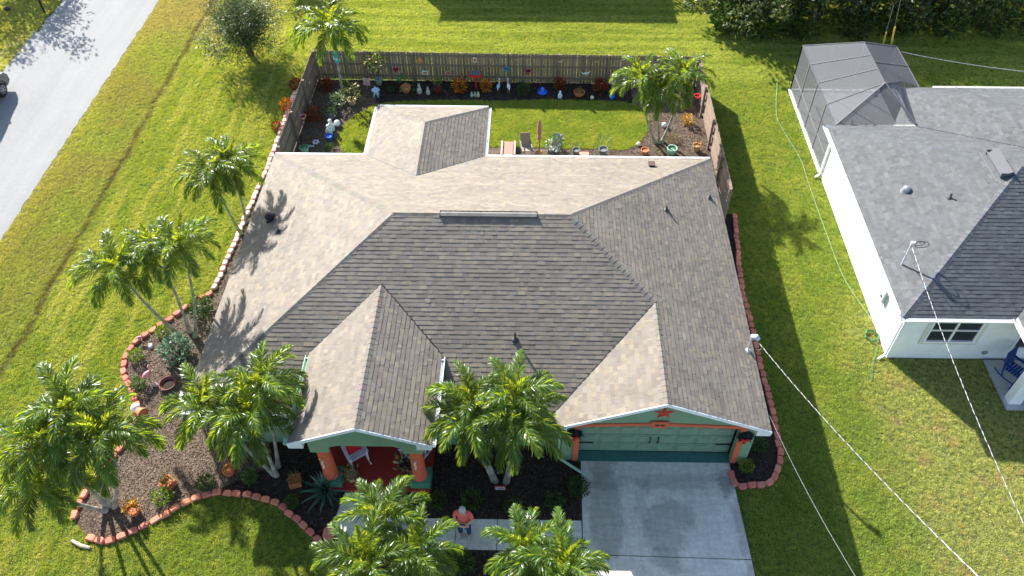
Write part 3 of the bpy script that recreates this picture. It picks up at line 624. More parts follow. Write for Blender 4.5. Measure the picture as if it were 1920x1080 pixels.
b = MB(); b.box((6.3, -10.23, 1.2), (.95, .05, 2.1)); o = hp_(b.build('front_door', mat('dark_red_door', (.25, .04, .03), .5))); b = MB(); b.ball((6.65, -10.29, 1.15), .035, 6); b.build('handle', M['lead'], o)
# porch: floor, pedestals, columns, beam with gable
b = MB(); b.box((5.69, -12.0, .06), (3.4, 2.08, .12)); hp_(b.build('porch_floor', M['redfloor'])); b = MB(); b.box((5.69, -10.58, .058), (3.1, .76, .116)); hp_(b.build('porch_floor', M['redfloor']))
for x in (4.33, 7.07):
    b = MB(); b.box((x + .02, -12.68, .22), (.62, .55, .44)); hp_(b.build('pedestal', mat('pedestal_green', (.07, .24, .16), .6, noise_s=6, noise_a=.12)))
    b = MB(); b.lathe((x, -12.68, .44), [(.225, 0), (.235, .03), (.235, .1), (.21, .16), (.2, 1.65), (.235, 1.72), (.235, 1.78)], 20); col_ = hp_(b.build('column', M['orange'], smooth=False))
bw = MB()
zf = lambda x: ZP + PT * (HP - abs(x - XP)) - .06
bw.slab_y([(4.06, 2.2), (4.6, 2.2), (4.64, 2.5), (4.9, 2.6), (6.5, 2.6), (6.74, 2.5), (6.78, 2.2), (7.34, 2.2), (7.34, zf(7.34)), (XP, zf(XP)), (4.06, zf(4.06))], -12.58, -12.92)
o = hp_(bw.build('porch_gable_wall', M['green'])); fix_normals(o.data)
b = MB()
for x in (4.12, 7.28): b.box((x, -11.9, 2.72), (.14, 1.4, .95))
hp_(b.build('porch_beam', M['green']))
b = MB(); b.slab_y([(5.48, 3.88), (5.89, 3.88), (5.76, 3.72), (5.61, 3.72)], -12.92, -12.95); o = hp_(b.build('gable_ornament', M['orange'])); fix_normals(o.data)

# roof fittings of the main house: each vent a part of the roof
def roofz(kind, x, y):
    return {'L': ZE + PT * x, 'F': ZE + PT * (y + D_), 'R': ZE + PT * (W_ - x), 'B': ZE - PT * y}[kind]
def vent_pipe(x, y, kind, h, r=.035):
    z = roofz(kind, x, y); b = MB(); b.lathe((x, y, z), [(.12, -.02), (.1, .05), (.05, .09), (r, .1), (r, h), (r * .7, h), (r * .7, h - .05)], 12); hp_(b.build('vent_pipe', M['darkpipe']))
vent_pipe(9.96, -9.7, 'F', .36); vent_pipe(15.21, -4.04, 'R', .22); vent_pipe(1.46, -4.95, 'L', .2, .045); vent_pipe(17.1, -2.5, 'R', .15)
z = roofz('L', .95, -4.15); b = MB(); b.lathe((.95, -4.15, z), [(.22, -.08), (.15, 0), (.1, .05), (.1, .16), (.17, .17), (.19, .22), (.15, .27), (.05, .3)], 14); hp_(b.build('turbine_vent', mat('dark_vent', (.02, .018, .022), .9)))
z = roofz('B', 15.03, -.97); b = MB(); b.box((15.03, -.97, z + .06), (.2, .2, .16)); b.box((15.03, -.97, z + .15), (.26, .26, .03)); hp_(b.build('box_vent', mat('brown_vent', (.1, .06, .05), .6)))
# service mast on the right eave
z = roofz('R', 17.34, -9.4)
b = MB(); b.lathe((17.34, -9.4, z), [(.11, -.04), (.09, .04), (.04, .07)], 10); b.tube([(17.34, -9.4, z), (17.34, -9.4, z + .62)], .035, 8)
b.tube([(17.34, -9.4, z + .58), (17.37, -9.38, z + .72), (17.45, -9.42, z + .76), (17.52, -9.5, z + .7)], [.045, .09, .1, .07], 10)
hp_(b.build('service_mast', mat('galvanised_mast', (.5, .53, .57), .45, metal=.4)))
b = MB(); b.tube([(17.5, -9.5, z + .68), (17.66, -9.6, z + .4), (17.5, -9.62, z + .28), (17.4, -9.5, z + .4)], .012, 5); hp_(b.build('drip_loop', M['black']))

# ------------------------------------------------------------------ neighbour house
nb = thing('house', 'white stucco house with slate-grey shingle roof at the right edge', 'house', (27, -3, 0))
def np_(o): o.parent = nb; o.matrix_parent_inverse = Matrix.Translation((-27, 3, 0)); return o
NX, NY0, NY1, NZ, NE = 22.68, -8.0, 2.09, 2.6, 44.0
hd = (NY1 - NY0) / 2; ym = (NY0 + NY1) / 2; nzr = NZ + PT * hd; nl = (NX + hd, ym, nzr); nr_ = (NE - hd, ym, nzr)
QX, QY = 26.42, 4.85; QW = 5.6; qz = NZ + PT * QW        # rear block: left eave, back eave, half-width
q_in = (QX + QW, ym + (0), qz)
dk = MB()
Lp = [(NX, NY0, NZ), (NX, NY1, NZ), nl]; Fp = [(NX, NY0, NZ), nl, nr_, (NE, NY0, NZ)]; Bp = [(NX, NY1, NZ), (NE, NY1, NZ), nr_, nl]
yv = NY1 - (qz - NZ) / PT
ql = [(QX, NY1, NZ), (QX, QY, NZ), (QX + QW, QY - QW, qz), (QX + QW, yv, qz)]
qb = [(QX, QY, NZ), (QX + 2 * QW, QY, NZ), (QX + QW, QY - QW, qz)]
PX0, PYF, PZ = 26.42, -9.75, 2.62; PHW = 3.2; pzr = PZ + PT * PHW      # front porch gable roof
pv = (PX0 + PHW, NY0 + (pzr - NZ) / PT, pzr); pvl = (PX0, NY0 + (PZ - NZ) / PT, PZ)
pl = [(PX0, PYF, PZ), pvl, pv, (PX0 + PHW, PYF, pzr)]; pr_ = [(PX0 + 2 * PHW, PYF, PZ), (PX0 + PHW, PYF, pzr), pv, (PX0 + 2 * PHW, NY0, PZ)]
for f in (Lp, Fp, Bp, ql, qb, pl, pr_): dface(f)
nroof = np_(dk.build('roof', M['deck'])); tabs = []; rg = random.Random(5)
shingle_plane(tabs, (NX, NY0, NZ), (0, 1, 0), (cs, 0, sn), [Lp], PAL_B, rg); shingle_plane(tabs, (NX, NY0, NZ), (1, 0, 0), (0, cs, sn), [[(NX, NY0, NZ), nl, (34, ym, nzr), (34, NY0, NZ)]], PAL_B, rg)
shingle_plane(tabs, (NX, NY1, NZ), (1, 0, 0), (0, -cs, sn), [[(NX, NY1, NZ), (36, NY1, NZ), (36, ym, nzr), nl]], PAL_B, rg)
shingle_plane(tabs, (QX, NY1, NZ), (0, 1, 0), (cs, 0, sn), [ql], PAL_B, rg); shingle_plane(tabs, (QX, QY, NZ), (1, 0, 0), (0, -cs, sn), [qb], PAL_B, rg)
shingle_plane(tabs, (PX0, PYF, PZ), (0, 1, 0), (cs, 0, sn), [pl], PAL_B, rg); shingle_plane(tabs, (PX0 + 2 * PHW, PYF, PZ), (0, 1, 0), (-cs, 0, sn), [pr_], PAL_B, rg)
sh = emit_shingles(tabs, nroof, 300, M['shingle']); fix_normals(sh.data)
def ncap(a, b, p1, p2):
    d = Vector(b) - Vector(a); caps(a, b, hipd(p1, d), hipd(p2, d), nroof, [(.075, .082, .094), (.09, .096, .108), (.068, .074, .084)], rg, M['shingle'], step=.19, wd=.14)
ncap((NX, NY0, NZ), nl, dL, dF); ncap((NX, NY1, NZ), nl, dL, dB_); ncap((QX, QY, NZ), (QX + QW, QY - QW, qz), dL, dB_); ncap(nl, (32, ym, nzr), dF, dB_); ncap((PX0 + PHW, PYF, pzr), pv, dL, dR)
vf = MB()
for a, b in ((pvl, pv), ((QX, NY1, NZ), (QX + QW, yv, qz))): a, b = Vector(a), Vector(b); vf.beam(a + Vector((0, 0, .022)), b + Vector((0, 0, .022)), .045, .012)
vf.build('valley_shadow_flashing', M['black'], nroof)  # black here too paints the valley shadow lines
def nwall(x0, x1, y0, y1, z1, m=M['stucco_white'], name='wall', z0=0):
    b = MB(); b.box(((x0 + x1) / 2, (y0 + y1) / 2, (z0 + z1) / 2), (x1 - x0, y1 - y0, z1 - z0)); return np_(b.build(name, m))
nwall(23.03, 23.23, -7.75, 1.7, 2.55); nwall(23.23, 44, -7.75, -7.55, 2.55); nwall(23.23, 26.8, 1.5, 1.7, 2.55); nwall(26.8, 27.0, 1.5, 4.5, 2.55); nwall(27.0, 44, 4.3, 4.5, 2.55)
b = MB()
b.box(((NX + .2), (NY0 + NY1) / 2, NZ - .15), (.38, NY1 - NY0 - .04, .02)); b.box((33, NY0 + .2, NZ - .155), (20, .38, .02))
np_(b.build('soffit', M['white']))
fb = MB(); fas((NX, NY0, NZ), (NX, NY1, NZ), .16); fas((NX, NY0, NZ), (NE, NY0, NZ), .16); fas((NX, NY1, NZ), (QX, NY1, NZ)); fas((QX, NY1, NZ), (QX, QY, NZ)); fas((QX, QY, NZ), (QX + 2 * QW, QY, NZ)); fas((PX0, PYF, PZ), (PX0, NY0, PZ), .22)
np_(fb.build('eave_fascia', M['white']))
for a, b, out in (((NX - .016, NY0 + .0, NZ), (NX - .016, NY1, NZ), (-1, 0, 0)), ((NX, NY0 - .016, NZ), (PX0 - .12, NY0 - .016, NZ), (0, -1, 0)), ((PX0 - .016, PYF, PZ), (PX0 - .016, NY0 + .2, PZ), (-1, 0, 0)), ((QX - .016, NY1 + .5, NZ), (QX - .016, QY, NZ), (-1, 0, 0)), ((28.1, QY + .016, NZ), (38, QY + .016, NZ), (0, 1, 0))):
    np_(gutter('gutter', a, b, out, None, M['white_gutter'], w=.13, h=.12))
b = MB(); b.tube([(22.7, 2.0, 2.5), (22.96, 1.8, 2.3), (22.96, 1.8, .15), (22.75, 1.7, .06)], .05, 4); np_(b.build('downspout', M['white']))
b = MB(); b.tube([(22.7, -7.9, 2.5), (22.97, -7.7, 2.3), (22.97, -7.7, .12), (22.7, -7.85, .05)], .045, 4); np_(b.build('downspout', M['white']))
wn = window(23.95, 25.7, 1.0, 2.25, -7.75, np_, cols=2, rows=2)
b = MB(); b.slab_y([(23.83, .88), (25.82, .88), (25.82, .99), (23.83, .99)], -7.79, -7.75); b.slab_y([(23.83, 2.26), (25.82, 2.26), (25.82, 2.34), (23.83, 2.34)], -7.79, -7.75)
b.slab_y([(23.83, .99), (23.94, .99), (23.94, 2.26), (23.83, 2.26)], -7.79, -7.75); b.slab_y([(25.71, .99), (25.82, .99), (25.82, 2.26), (25.71, 2.26)], -7.79, -7.75)
o = np_(b.build('window_surround', mat('cream_trim', (.6, .6, .52), .8))); fix_normals(o.data)
window(23.6 + 3.5, 29.0, .7, 2.3, -7.56 - .19, np_, cols=1, rows=2)
b = MB(); b.box((29.3, -8.85, .05), (5.8, 1.98, .1)); np_(b.build('porch_floor', M['patio']))
b = MB(); b.box((26.72, -9.5, 1.22), (.42, .3, 2.44)); b.box((31.8, -9.5, 1.22), (.42, .3, 2.44)); b.box((29.3, -9.55, 2.5), (5.6, .26, .3)); b.slab_y([(26.5, 2.6), (32.5, 2.6), (PX0 + PHW, pzr - .06)], -9.42, -9.66); o = np_(b.build('porch_post', M['stucco_white'])); fix_normals(o.data)
b = MB(); b.box((26.62, -8.7, 2.48), (.2, 1.5, .22)); np_(b.build('porch_beam', M['white']))
# meter box, spigot, wall vent
b = MB(); b.box((22.95, -6.15, 1.5), (.14, .26, .5)); b.box((22.96, -6.15, 1.78), (.1, .2, .08)); b.lathe((22.9, -6.1, 1.5), [(.07, -.06), (.09, 0), (.07, .06)], 10); b.tube([(22.97, -6.25, 1.25), (22.98, -6.5, .1)], .02, 6); b.tube([(22.98, -6.15, 1.8), (22.98, -6.0, 2.4)], .03, 6); np_(b.build('meter_box', mat('grey_green_box', (.4, .45, .42), .5)))
b = MB(); b.tube([(23.0, -6.95, .6), (22.9, -6.95, .6), (22.88, -6.95, .5)], .018, 6); np_(b.build('spigot', M['lead']))
vx, vz = (26.32, 0.42); b = MB(); b.lathe((vx, -7.79, vz), [(.001, -.09), (.09, -.06), (.1, 0), (.09, .06), (.001, .09)], 12, sy=.4); np_(b.build('wall_vent', M['lead']))
nz = lambda x: NZ + PT * (x - NX)
b = MB(); b.lathe((24.27, -2.6, nz(24.27)), [(.2, -.08), (.17, .0), (.15, .1), (.12, .17), (.05, .2)], 14); np_(b.build('dome_vent', M['lead']))
b = MB(); b.lathe((25.38, -3.5, nz(25.38)), [(.1, -.03), (.08, .04), (.035, .06), (.035, .22)], 10); np_(b.build('vent_pipe', M['darkpipe']))
b = MB(); cz = nz(27.15); Mv = Vector((cs, 0, sn)).to_track_quat('X', 'Z').to_matrix()
b.box((27.15, -2.55, cz + .16), (.42, 1.35, .04), M=Mv); b.box((27.02, -2.55, cz + .02), (.04, 1.3, .18)); b.box((27.3, -2.55, cz + .12), (.04, 1.3, .22)); b.box((27.15, -1.9, cz + .08), (.38, .03, .2)); b.box((27.15, -3.2, cz + .08), (.38, .03, .2)); b.box((26.85, -2.55, cz - .1), (.05, 1.6, .02), M=Mv)
np_(b.build('slant_vent', mat('grey_vent', (.1, .1, .112), .5)))
# neighbour service mast with loops
mz = nz(23.22)
b = MB(); b.tube([(23.22, -5.88, mz - .05), (23.22, -5.88, mz + 1.0)], .03, 8); b.tube([(23.22, -5.88, mz + .95), (23.24, -5.86, mz + 1.1), (23.32, -5.9, mz + 1.13)], [.04, .07, .05], 8)
b.tube([(23.22, -5.88, mz + .45), (23.05, -5.95, mz + .75)], .012, 5)
np_(b.build('service_mast', mat('galvanised_mast_pale', (.6, .62, .65), .45, metal=.3)))
b = MB()
for r_, yy in ((.24, 0), (.17, .06)):
    b.tube([(23.32 + r_ + r_ * math.cos(t), -5.9 + yy, mz + 1.05 + r_ * .6 * math.sin(t)) for t in np.linspace(math.pi, -math.pi * .95, 20)], .012, 5)
np_(b.build('cable_loop', M['black']))

# ------------------------------------------------------------------ screen enclosure
ms = base_mat('grey_insect_screen'); n = ms.node_tree.nodes; l = ms.node_tree.links; b_ = n['Principled BSDF']; b_.inputs['Base Color'].default_value = (.085, .089, .10, 1); b_.inputs['Roughness'].default_value = .7
tr_ = n.new('ShaderNodeBsdfTransparent'); mx = n.new('ShaderNodeMixShader'); mx.inputs[0].default_value = .66; l.new(tr_.outputs[0], mx.inputs[1]); l.new(b_.outputs[0], mx.inputs[2]); l.new(mx.outputs[0], n['Material Output'].inputs[0])
M['screen'] = ms; M['frame'] = mat('bronze_frame', (.2, .2, .205), .5, metal=.3); M['frame_pale'] = mat('pale_frame', (.11, .11, .118), .5)
cage = thing('screen_enclosure', 'grey mesh screen enclosure with a hipped top on the back of the white house', 'screen room', (25.3, 5.2, 0))
def cg(o): o.parent = cage; o.matrix_parent_inverse = Matrix.Translation((-25.3, -5.2, 0)); return o
x0, x1, y0, y1, ez = 23.05, 27.45, 2.12, 8.1, 2.62; rx, ry0, ry1, rz_ = 25.42, 4.0, 7.15, 3.45
def beams(segs, m='frame', w=.045, name='frame_beam'):
    for a, b in segs:
        q = MB(); q.beam(a, b, w, w); cg(q.build(name, M[m]))
def scr(pts):
    q = MB(); q.add(pts, [tuple(range(len(pts)))]); cg(q.build('screen_panel', M['screen']))
ys = [y0 + (y1 - y0) * k / 4 for k in range(5)]
lft = lambda t: (x0, y1 + (y0 - y1) * t, ez)
rdg = lambda t: (rx, ry1 + (ry0 - ry1) * t, rz_)
for k in range(4):     # left wall panels
    scr([(x0, ys[k], .12), (x0, ys[k + 1], .12), (x0, ys[k + 1], ez), (x0, ys[k], ez)])
scr([(x0, y1, ez), rdg(0), rdg(1 / 3), lft(.26)]); scr([lft(.26), rdg(1 / 3), rdg(2 / 3), lft(.5)]); scr([lft(.5), rdg(2 / 3), rdg(1), lft(.76)]); scr([lft(.76), rdg(1), (x0, y0, ez)])
scr([(x0, y0, ez), rdg(1), (26.42, 2.15, ez + .05)]); scr([rdg(1), (26.6, 4.9, ez + .25), (26.42, 2.2, ez + .05)])
scr([(x1, y1, ez), rdg(0), (x0, y1, ez)])
scr([(x1, y1, ez), (x1, 6.5, ez), rdg(.5), rdg(0)]); scr([(x1, 6.5, ez), (x1, 4.9, ez), (26.6, 4.9, ez + .3), rdg(1), rdg(.5)])
for k in range(3): xa, xb = x0 + (x1 - x0) * k / 3, x0 + (x1 - x0) * (k + 1) / 3; scr([(xa, y1, .12), (xb, y1, .12), (xb, y1, ez), (xa, y1, ez)])
scr([(x1, 4.9, .12), (x1, y1, .12), (x1, y1, ez), (x1, 4.9, ez)])
beams([((x0, y, .1), (x0, y, ez)) for y in ys] + [((x0, y0, 1.0), (x0, y1, 1.0))], 'frame', .05)
beams([((x0, y0, ez), (x0, y1, ez)), ((x0, y1, ez), (x1, y1, ez)), ((x1, y1, ez), (x1, 4.9, ez)), (rdg(0), rdg(1)), (rdg(0), (x0, y1, ez)), (rdg(0), (x1, y1, ez)), (rdg(1 / 3), lft(.26)), (rdg(2 / 3), lft(.5)), (rdg(1), lft(.76)), (rdg(.5), (x1, 6.5, ez))], 'frame_pale', .04)
beams([(rdg(1), (x0, y0, ez)), (rdg(1), (26.5, 4.9, ez + .2)), (rdg(1), (26.42, 2.2, ez + .04))], 'frame', .06)
beams([((x0 + (x1 - x0) * k / 3, y1, .1), (x0 + (x1 - x0) * k / 3, y1, ez)) for k in range(4)] + [((x1, 4.9, .1), (x1, 4.9, ez))], 'frame', .05)
q = MB(); q.box((x0, (y0 + y1) / 2, .06), (.14, y1 - y0 + .1, .12)); q.box(((x0 + x1) / 2, y1, .06), (x1 - x0, .12, .12)); cg(q.build('base_rail', M['white']))
q = MB(); q.prism([(x0 + .05, 1.72), (26.78, 1.72), (26.78, 4.52), (x1, 4.52), (x1, y1 - .05), (x0 + .05, y1 - .05)], 0, .06); cg(q.build('patio_slab', M['patio']))

# patio chairs inside the screen
M['charcoal'] = mat('charcoal_sling', (.06, .06, .065), .7); M['tan'] = mat('tan_sling', (.36, .27, .2), .8, noise_s=12, noise_a=.12)
def lounge(name, label, loc, rz, fabric, frame, w=.62):
    t = thing(name, label, 'chair', loc, rz)
    b = MB(); b.beam((0, -.28, .38), (0, .28, .32), w, .035); b.build('seat', fabric, t)
    b = MB(); b.beam((0, .28, .34), (0, .62, .98), w, .035); b.build('backrest', fabric, t)
    for s in (-1, 1):
        b = MB(); x = s * w / 2; b.beam((x, -.3, .39), (x, .3, .32), .035, .05); b.beam((x, -.3, .6), (x, .42, .58), .06, .03); b.build('armrest', frame, t)
        b = MB(); x = s * w / 2; b.beam((x, -.28, 0), (x, -.3, .6), .035, .035); b.build('leg', frame, t)
        b = MB(); b.beam((x, .36, 0), (x, .3, .5), .035, .035); b.build('leg', frame, t)
    return t
lounge('patio_chair', 'dark sling chair inside the screen enclosure, facing the house', (25.9, 3.5, .06), R(40), M['charcoal'], M['frame'])
lounge('patio_chair', 'dark sling chair standing deeper in the screen enclosure near the ridge', (25.3, 4.6, .06), R(160), M['charcoal'], M['frame'])
t = thing('patio_table', 'small white table inside the screen enclosure', 'table', (24.7, 4.0, .06)); b = MB(); b.box((0, 0, .7), (.9, .7, .04)); b.build('tabletop', M['white'], t)
for sx in (-1, 1):
    for sy in (-1, 1): b = MB(); b.box((sx * .38, sy * .28, .34), (.04, .04, .68)); b.build('leg', M['frame'], t)

# ------------------------------------------------------------------ fence
def picket_mesh(i):
    r_ = random.Random(i); b = MB(); w = .141; h = 1.68 + r_.uniform(-.012, .012); c = r_.uniform(.78, 1.2); cc = (c, c * r_.uniform(.96, 1.02), c * r_.uniform(.92, 1.04))
    b.slab_y([(-w / 2, .04), (w / 2, .04), (w / 2, h - .03), (w / 2 - .03, h), (-w / 2 + .03, h), (-w / 2, h - .03)], -.009, .009, cc)
    me = b.mesh('picket', M['wood']); fix_normals(me); return me
PK = [picket_mesh(i) for i in range(10)]
def fence(a, b, label, side, gap=.152):
    """side: +1 boards on the left of a->b, posts and rails on the right"""
    a, b = Vector((*a, 0)), Vector((*b, 0)); d = b - a; L = d.length; rz = math.atan2(d.y, d.x)
    t = thing('wooden_fence', label, 'fence', a, rz)
    n = int(L / gap)
    for i in range(n):
        o = obj('picket', random.choice(PK), t, ((i + .5) * gap, side * .03 + random.uniform(-.003, .003), random.uniform(-.015, .01)), random.uniform(-.02, .02)); o.rotation_euler.y = random.uniform(-.008, .008)
    for z in (.3, .95, 1.5):
        k = 0; x = 0
        while x < L - .1:
            x2 = min(x + 2.4, L); q = MB(); q.box(((x + x2) / 2, -.0, z), (x2 - x - .01, .038, .09), col=(.85, .85, .85)); q.build('rail', M['wood'], t); x = x2
    x = .05
    pm = MB(); pm.box((0, 0, .87), (.1, .1, 1.74), col=(.9, .88, .88)); pm = pm.mesh('post', M['wood'])
    while x < L + .1: obj('post', pm, t, (min(x, L - .05), -side * .07, 0)); x += 2.4
    return t
fence((-.42, 1.35), (-.42, 8.66), 'weathered plank fence running along the left side of the back garden', 1)
fence((-.42, 8.72), (18.36, 8.5), 'long weathered plank fence closing the back garden at the rear', 1)
fence((18.42, 8.45), (18.42, -.9), 'sunlit plank fence on the right side of the back garden', 1)
fence((18.4, -.98), (17.35, -.98), 'short fence return between the right side fence and the house corner', 1)

# ------------------------------------------------------------------ edging blocks
def block_mesh(i):
    r_ = random.Random(i); b = MB(); c = r_.uniform(.85, 1.2); cc = (c, c * r_.uniform(.88, 1.1), c * r_.uniform(.88, 1.12))
    pts = [(-.135, -.07), (-.105, -.085), (.105, -.085), (.135, -.07), (.135, .05), (.1, .085), (.045, .1), (-.045, .1), (-.1, .085), (-.135, .05)]
    pts = [(x + r_.uniform(-.006, .006), y + r_.uniform(-.006, .006)) for x, y in pts]
    n = len(pts); v = [(x, y, 0) for x, y in pts] + [(x, y, .095) for x, y in pts] + [(x * .88, y * .84, .115) for x, y in pts]
    f = [tuple(range(2 * n, 3 * n))] + [(i, (i + 1) % n, n + (i + 1) % n, n + i) for i in range(n)] + [(n + i, n + (i + 1) % n, 2 * n + (i + 1) % n, 2 * n + i) for i in range(n)]
    b.add(v, f, cc); me = b.mesh('edging_block', M['block']); fix_normals(me); return me
BKR = [block_mesh(i) for i in range(8)]
M['block'] = mat('sunlit_tint_block', (.66, .42, .38), .9, use_col=True, noise_s=14, noise_a=.16, bump=.5, bump_s=50)  # lighter copy of the block colour, full sunlight painted in
BKP = [block_mesh(i) for i in range(8)]
M['block'] = BKR[0].materials[0]
def edging(path, label, step=.3, flip=1, BK=None):
    BK = BK or BKR
    t = thing('bed_edging', label, 'garden edging', (path[0][0], path[0][1], 0)); pts = smooth_path(path, step); o0 = Vector((path[0][0], path[0][1], 0))
    for i in range(len(pts) - 1):
        a, b = pts[i], pts[i + 1]; c = (a + b) / 2; d = b - a
        o = obj('edging_block', random.choice(BK), t, (c.x - o0.x + random.uniform(-.02, .02), c.y - o0.y + random.uniform(-.02, .02), random.uniform(-.03, .01)), math.atan2(d.y, d.x) + (math.pi if flip < 0 else 0) + random.uniform(-.13, .13))
        o.rotation_euler.x = random.uniform(-.09, .09); o.rotation_euler.y = random.uniform(-.07, .07)
    return t
ef = edge_front
edging(ef[:24], 'upper stretch of the red scalloped block edging, west side of the front bed', .33, 1)
edging(ef[24:], 'long curve of red scalloped blocks round the front flower bed', .315, 1)
edging(edge_left, 'straight row of pale red blocks along the left wall and fence', .31, 1, BKP)
edging(edge_right, 'red block edging round the narrow bed right of the garage', .3, 1)

# ------------------------------------------------------------------ foliage builders
def leafbox(mb, p, d, up, L, w, col, fold=0):
    """one pointed leaf from p along d"""
    s = d.cross(up)
    if s.length < 1e-4: s = Vector((1, 0, 0))
    s = s.normalized() * w / 2; m = p + d * L * .45
    mb.add([p, m + s, p + d * L, m - s], [(0, 1, 2, 3)], col)
def rnd_dir(r_): 
    z = r_.uniform(-1, 1); a = r_.uniform(0, 2 * math.pi); q = math.sqrt(1 - z * z); return Vector((q * math.cos(a), q * math.sin(a), z))
def bush_mesh(name, seed, rx, rz, n, L, w, cols, zc=None, shell=.55, lump=.25, updir=.5):
    """leaves scattered in a lumpy ellipsoid; cols: list of (colour, weight)"""
    r_ = random.Random(seed); mb = MB(); zc = rz if zc is None else zc
    cs_ = [c for c, k in cols for _ in range(k)]
    for i in range(n):
        d = rnd_dir(r_); rad = (shell + (1 - shell) * r_.random() ** .6) * (1 + lump * noise.noise(d * 1.9 + Vector((seed, 0, 0))) * 2)
        p = Vector((d.x * rx * rad, d.y * rx * rad, zc + d.z * rz * rad))
        if p.z < .02: p.z = .02 + r_.random() * .1
        dd = (d + rnd_dir(r_) * .8 + Vector((0, 0, updir))).normalized(); k = r_.uniform(.7, 1.25); c = r_.choice(cs_); j = r_.uniform(.7, 1.3)
        leafbox(mb, p, dd, rnd_dir(r_), L * k, w * k, tuple(x * j for x in c))
    return mb.mesh(name, M['leaf'])
GR = [((.055, .12, .02), 4), ((.09, .17, .03), 3), ((.04, .08, .015), 2)]
DG = [((.05, .10, .02), 4), ((.085, .15, .03), 2), ((.03, .065, .014), 2)]
YG_ = [((.16, .24, .02), 4), ((.1, .18, .02), 3), ((.28, .3, .03), 1)]
CR = [((.8, .2, .02), 3), ((.9, .36, .03), 3), ((.4, .04, .02), 3), ((.2, .16, .02), 2), ((.6, .42, .03), 1)]
CRD = [((.28, .04, .015), 4), ((.4, .1, .02), 2), ((.08, .08, .02), 3), ((.16, .03, .015), 3)]
GG = [((.13, .2, .13), 4), ((.2, .27, .2), 2), ((.07, .13, .07), 3)]
FLW = [((.1, .18, .03), 5), ((.8, .8, .75), 2), ((.16, .26, .05), 2)]
CIT = [((.2, .22, .04), 3), ((.5, .42, .15), 1), ((.08, .11, .03), 4)]
ORG = [((.1, .15, .02), 3), ((.7, .25, .02), 3), ((.7, .42, .04), 2)]
BM = {}
def bush_m(key, seed, rx, rz, n, L, w, cols, **k):
    if (key, seed) not in BM: BM[(key, seed)] = bush_mesh('foliage', seed, rx, rz, n, L, w, cols, **k)
    return BM[(key, seed)]
def bush(name, label, cat, loc, s, key, seed=1, group=None, stem=True):
    spec = {'green': (.4, .36, 520, .12, .06, GR), 'dark': (.42, .38, 620, .12, .06, DG), 'yellow': (.4, .34, 520, .13, .05, YG_), 'croton': (.34, .42, 330, .2, .07, CR), 'croton_dark': (.36, .4, 360, .18, .065, CRD),
            'grey': (.5, .48, 700, .14, .08, GG), 'white_flower': (.4, .42, 420, .12, .06, FLW), 'citrus': (.42, .4, 240, .13, .07, CIT), 'orange': (.3, .28, 260, .12, .06, ORG), 'grassy': (.35, .2, 260, .4, .03, GR), 'dry': (.35, .14, 260, .25, .02, [((.2, .14, .07), 3), ((.12, .12, .03), 2)])}[key]
    me = bush_m(key, seed, *spec)
    t = thing(name, label, cat, loc, random.uniform(0, 6), group); t.scale = (s, s, s)
    obj('foliage', me, t)
    if stem:
        b = MB()
        for k in range(4): a = k * 1.6; b.tube([(0, 0, 0), (.1 * math.cos(a), .1 * math.sin(a), .2), (.22 * math.cos(a), .22 * math.sin(a), .45)], [.015, .012, .006], 5)
        b.build('stem', M['bark'], t)
    return t
def pot_mesh(kind):
    prof = {'round': [(.11, 0), (.16, .08), (.185, .2), (.19, .26), (.205, .26), (.205, .3), (.17, .3), (.165, .24)], 'taper': [(.12, 0), (.165, .26), (.185, .26), (.185, .31), (.155, .31), (.15, .25)], 'bowl': [(.1, 0), (.2, .08), (.25, .2), (.26, .24), (.23, .24), (.22, .18)]}[kind]
    return prof
def potted(name, label, cat, loc, s, kind, pm, plant, psc=.7, seed=1, lift=0):
    t = thing(name, label, cat, loc, 0); t.scale = (s, s, s); prof = pot_mesh(kind)
    b = MB(); b.lathe((0, 0, 0), prof, 18); b.build('pot', pm, t, smooth=False)
    b = MB(); zt = prof[-1][1]; b.lathe((0, 0, zt - .03), [(prof[-1][0] + .002, 0), (.001, .012)], 14); b.build('soil', M['soil'], t)
    if plant:
        spec = {'green': (.4, .36, 300, .14, .06, GR), 'yellow': (.4, .34, 260, .13, .05, YG_), 'croton': (.34, .42, 220, .2, .07, CR), 'white_flower': (.4, .42, 300, .12, .06, FLW), 'citrus': (.42, .4, 200, .13, .07, CIT), 'orange': (.3, .28, 220, .12, .06, ORG), 'big': (.3, .3, 13, .42, .17, [((.08, .2, .05), 3), ((.05, .14, .03), 2)]), 'brown': (.34, .3, 110, .22, .08, [((.25, .17, .06), 3), ((.12, .14, .04), 3), ((.4, .28, .12), 1)]), 'wisp': (.32, .4, 120, .2, .02, [((.16, .22, .12), 3), ((.1, .14, .06), 2)])}[plant]
        o = obj('plant', bush_m('p' + plant, seed, *spec), t, (0, 0, zt - .1 + lift), 0, None, psc)
        if lift:
            b = MB(); b.tube([(0, 0, zt - .03), (.02, .01, zt + lift * .6), (0, 0, zt + lift + .1)], .02, 6); b.build('stem', M['bark'], t)
    return t

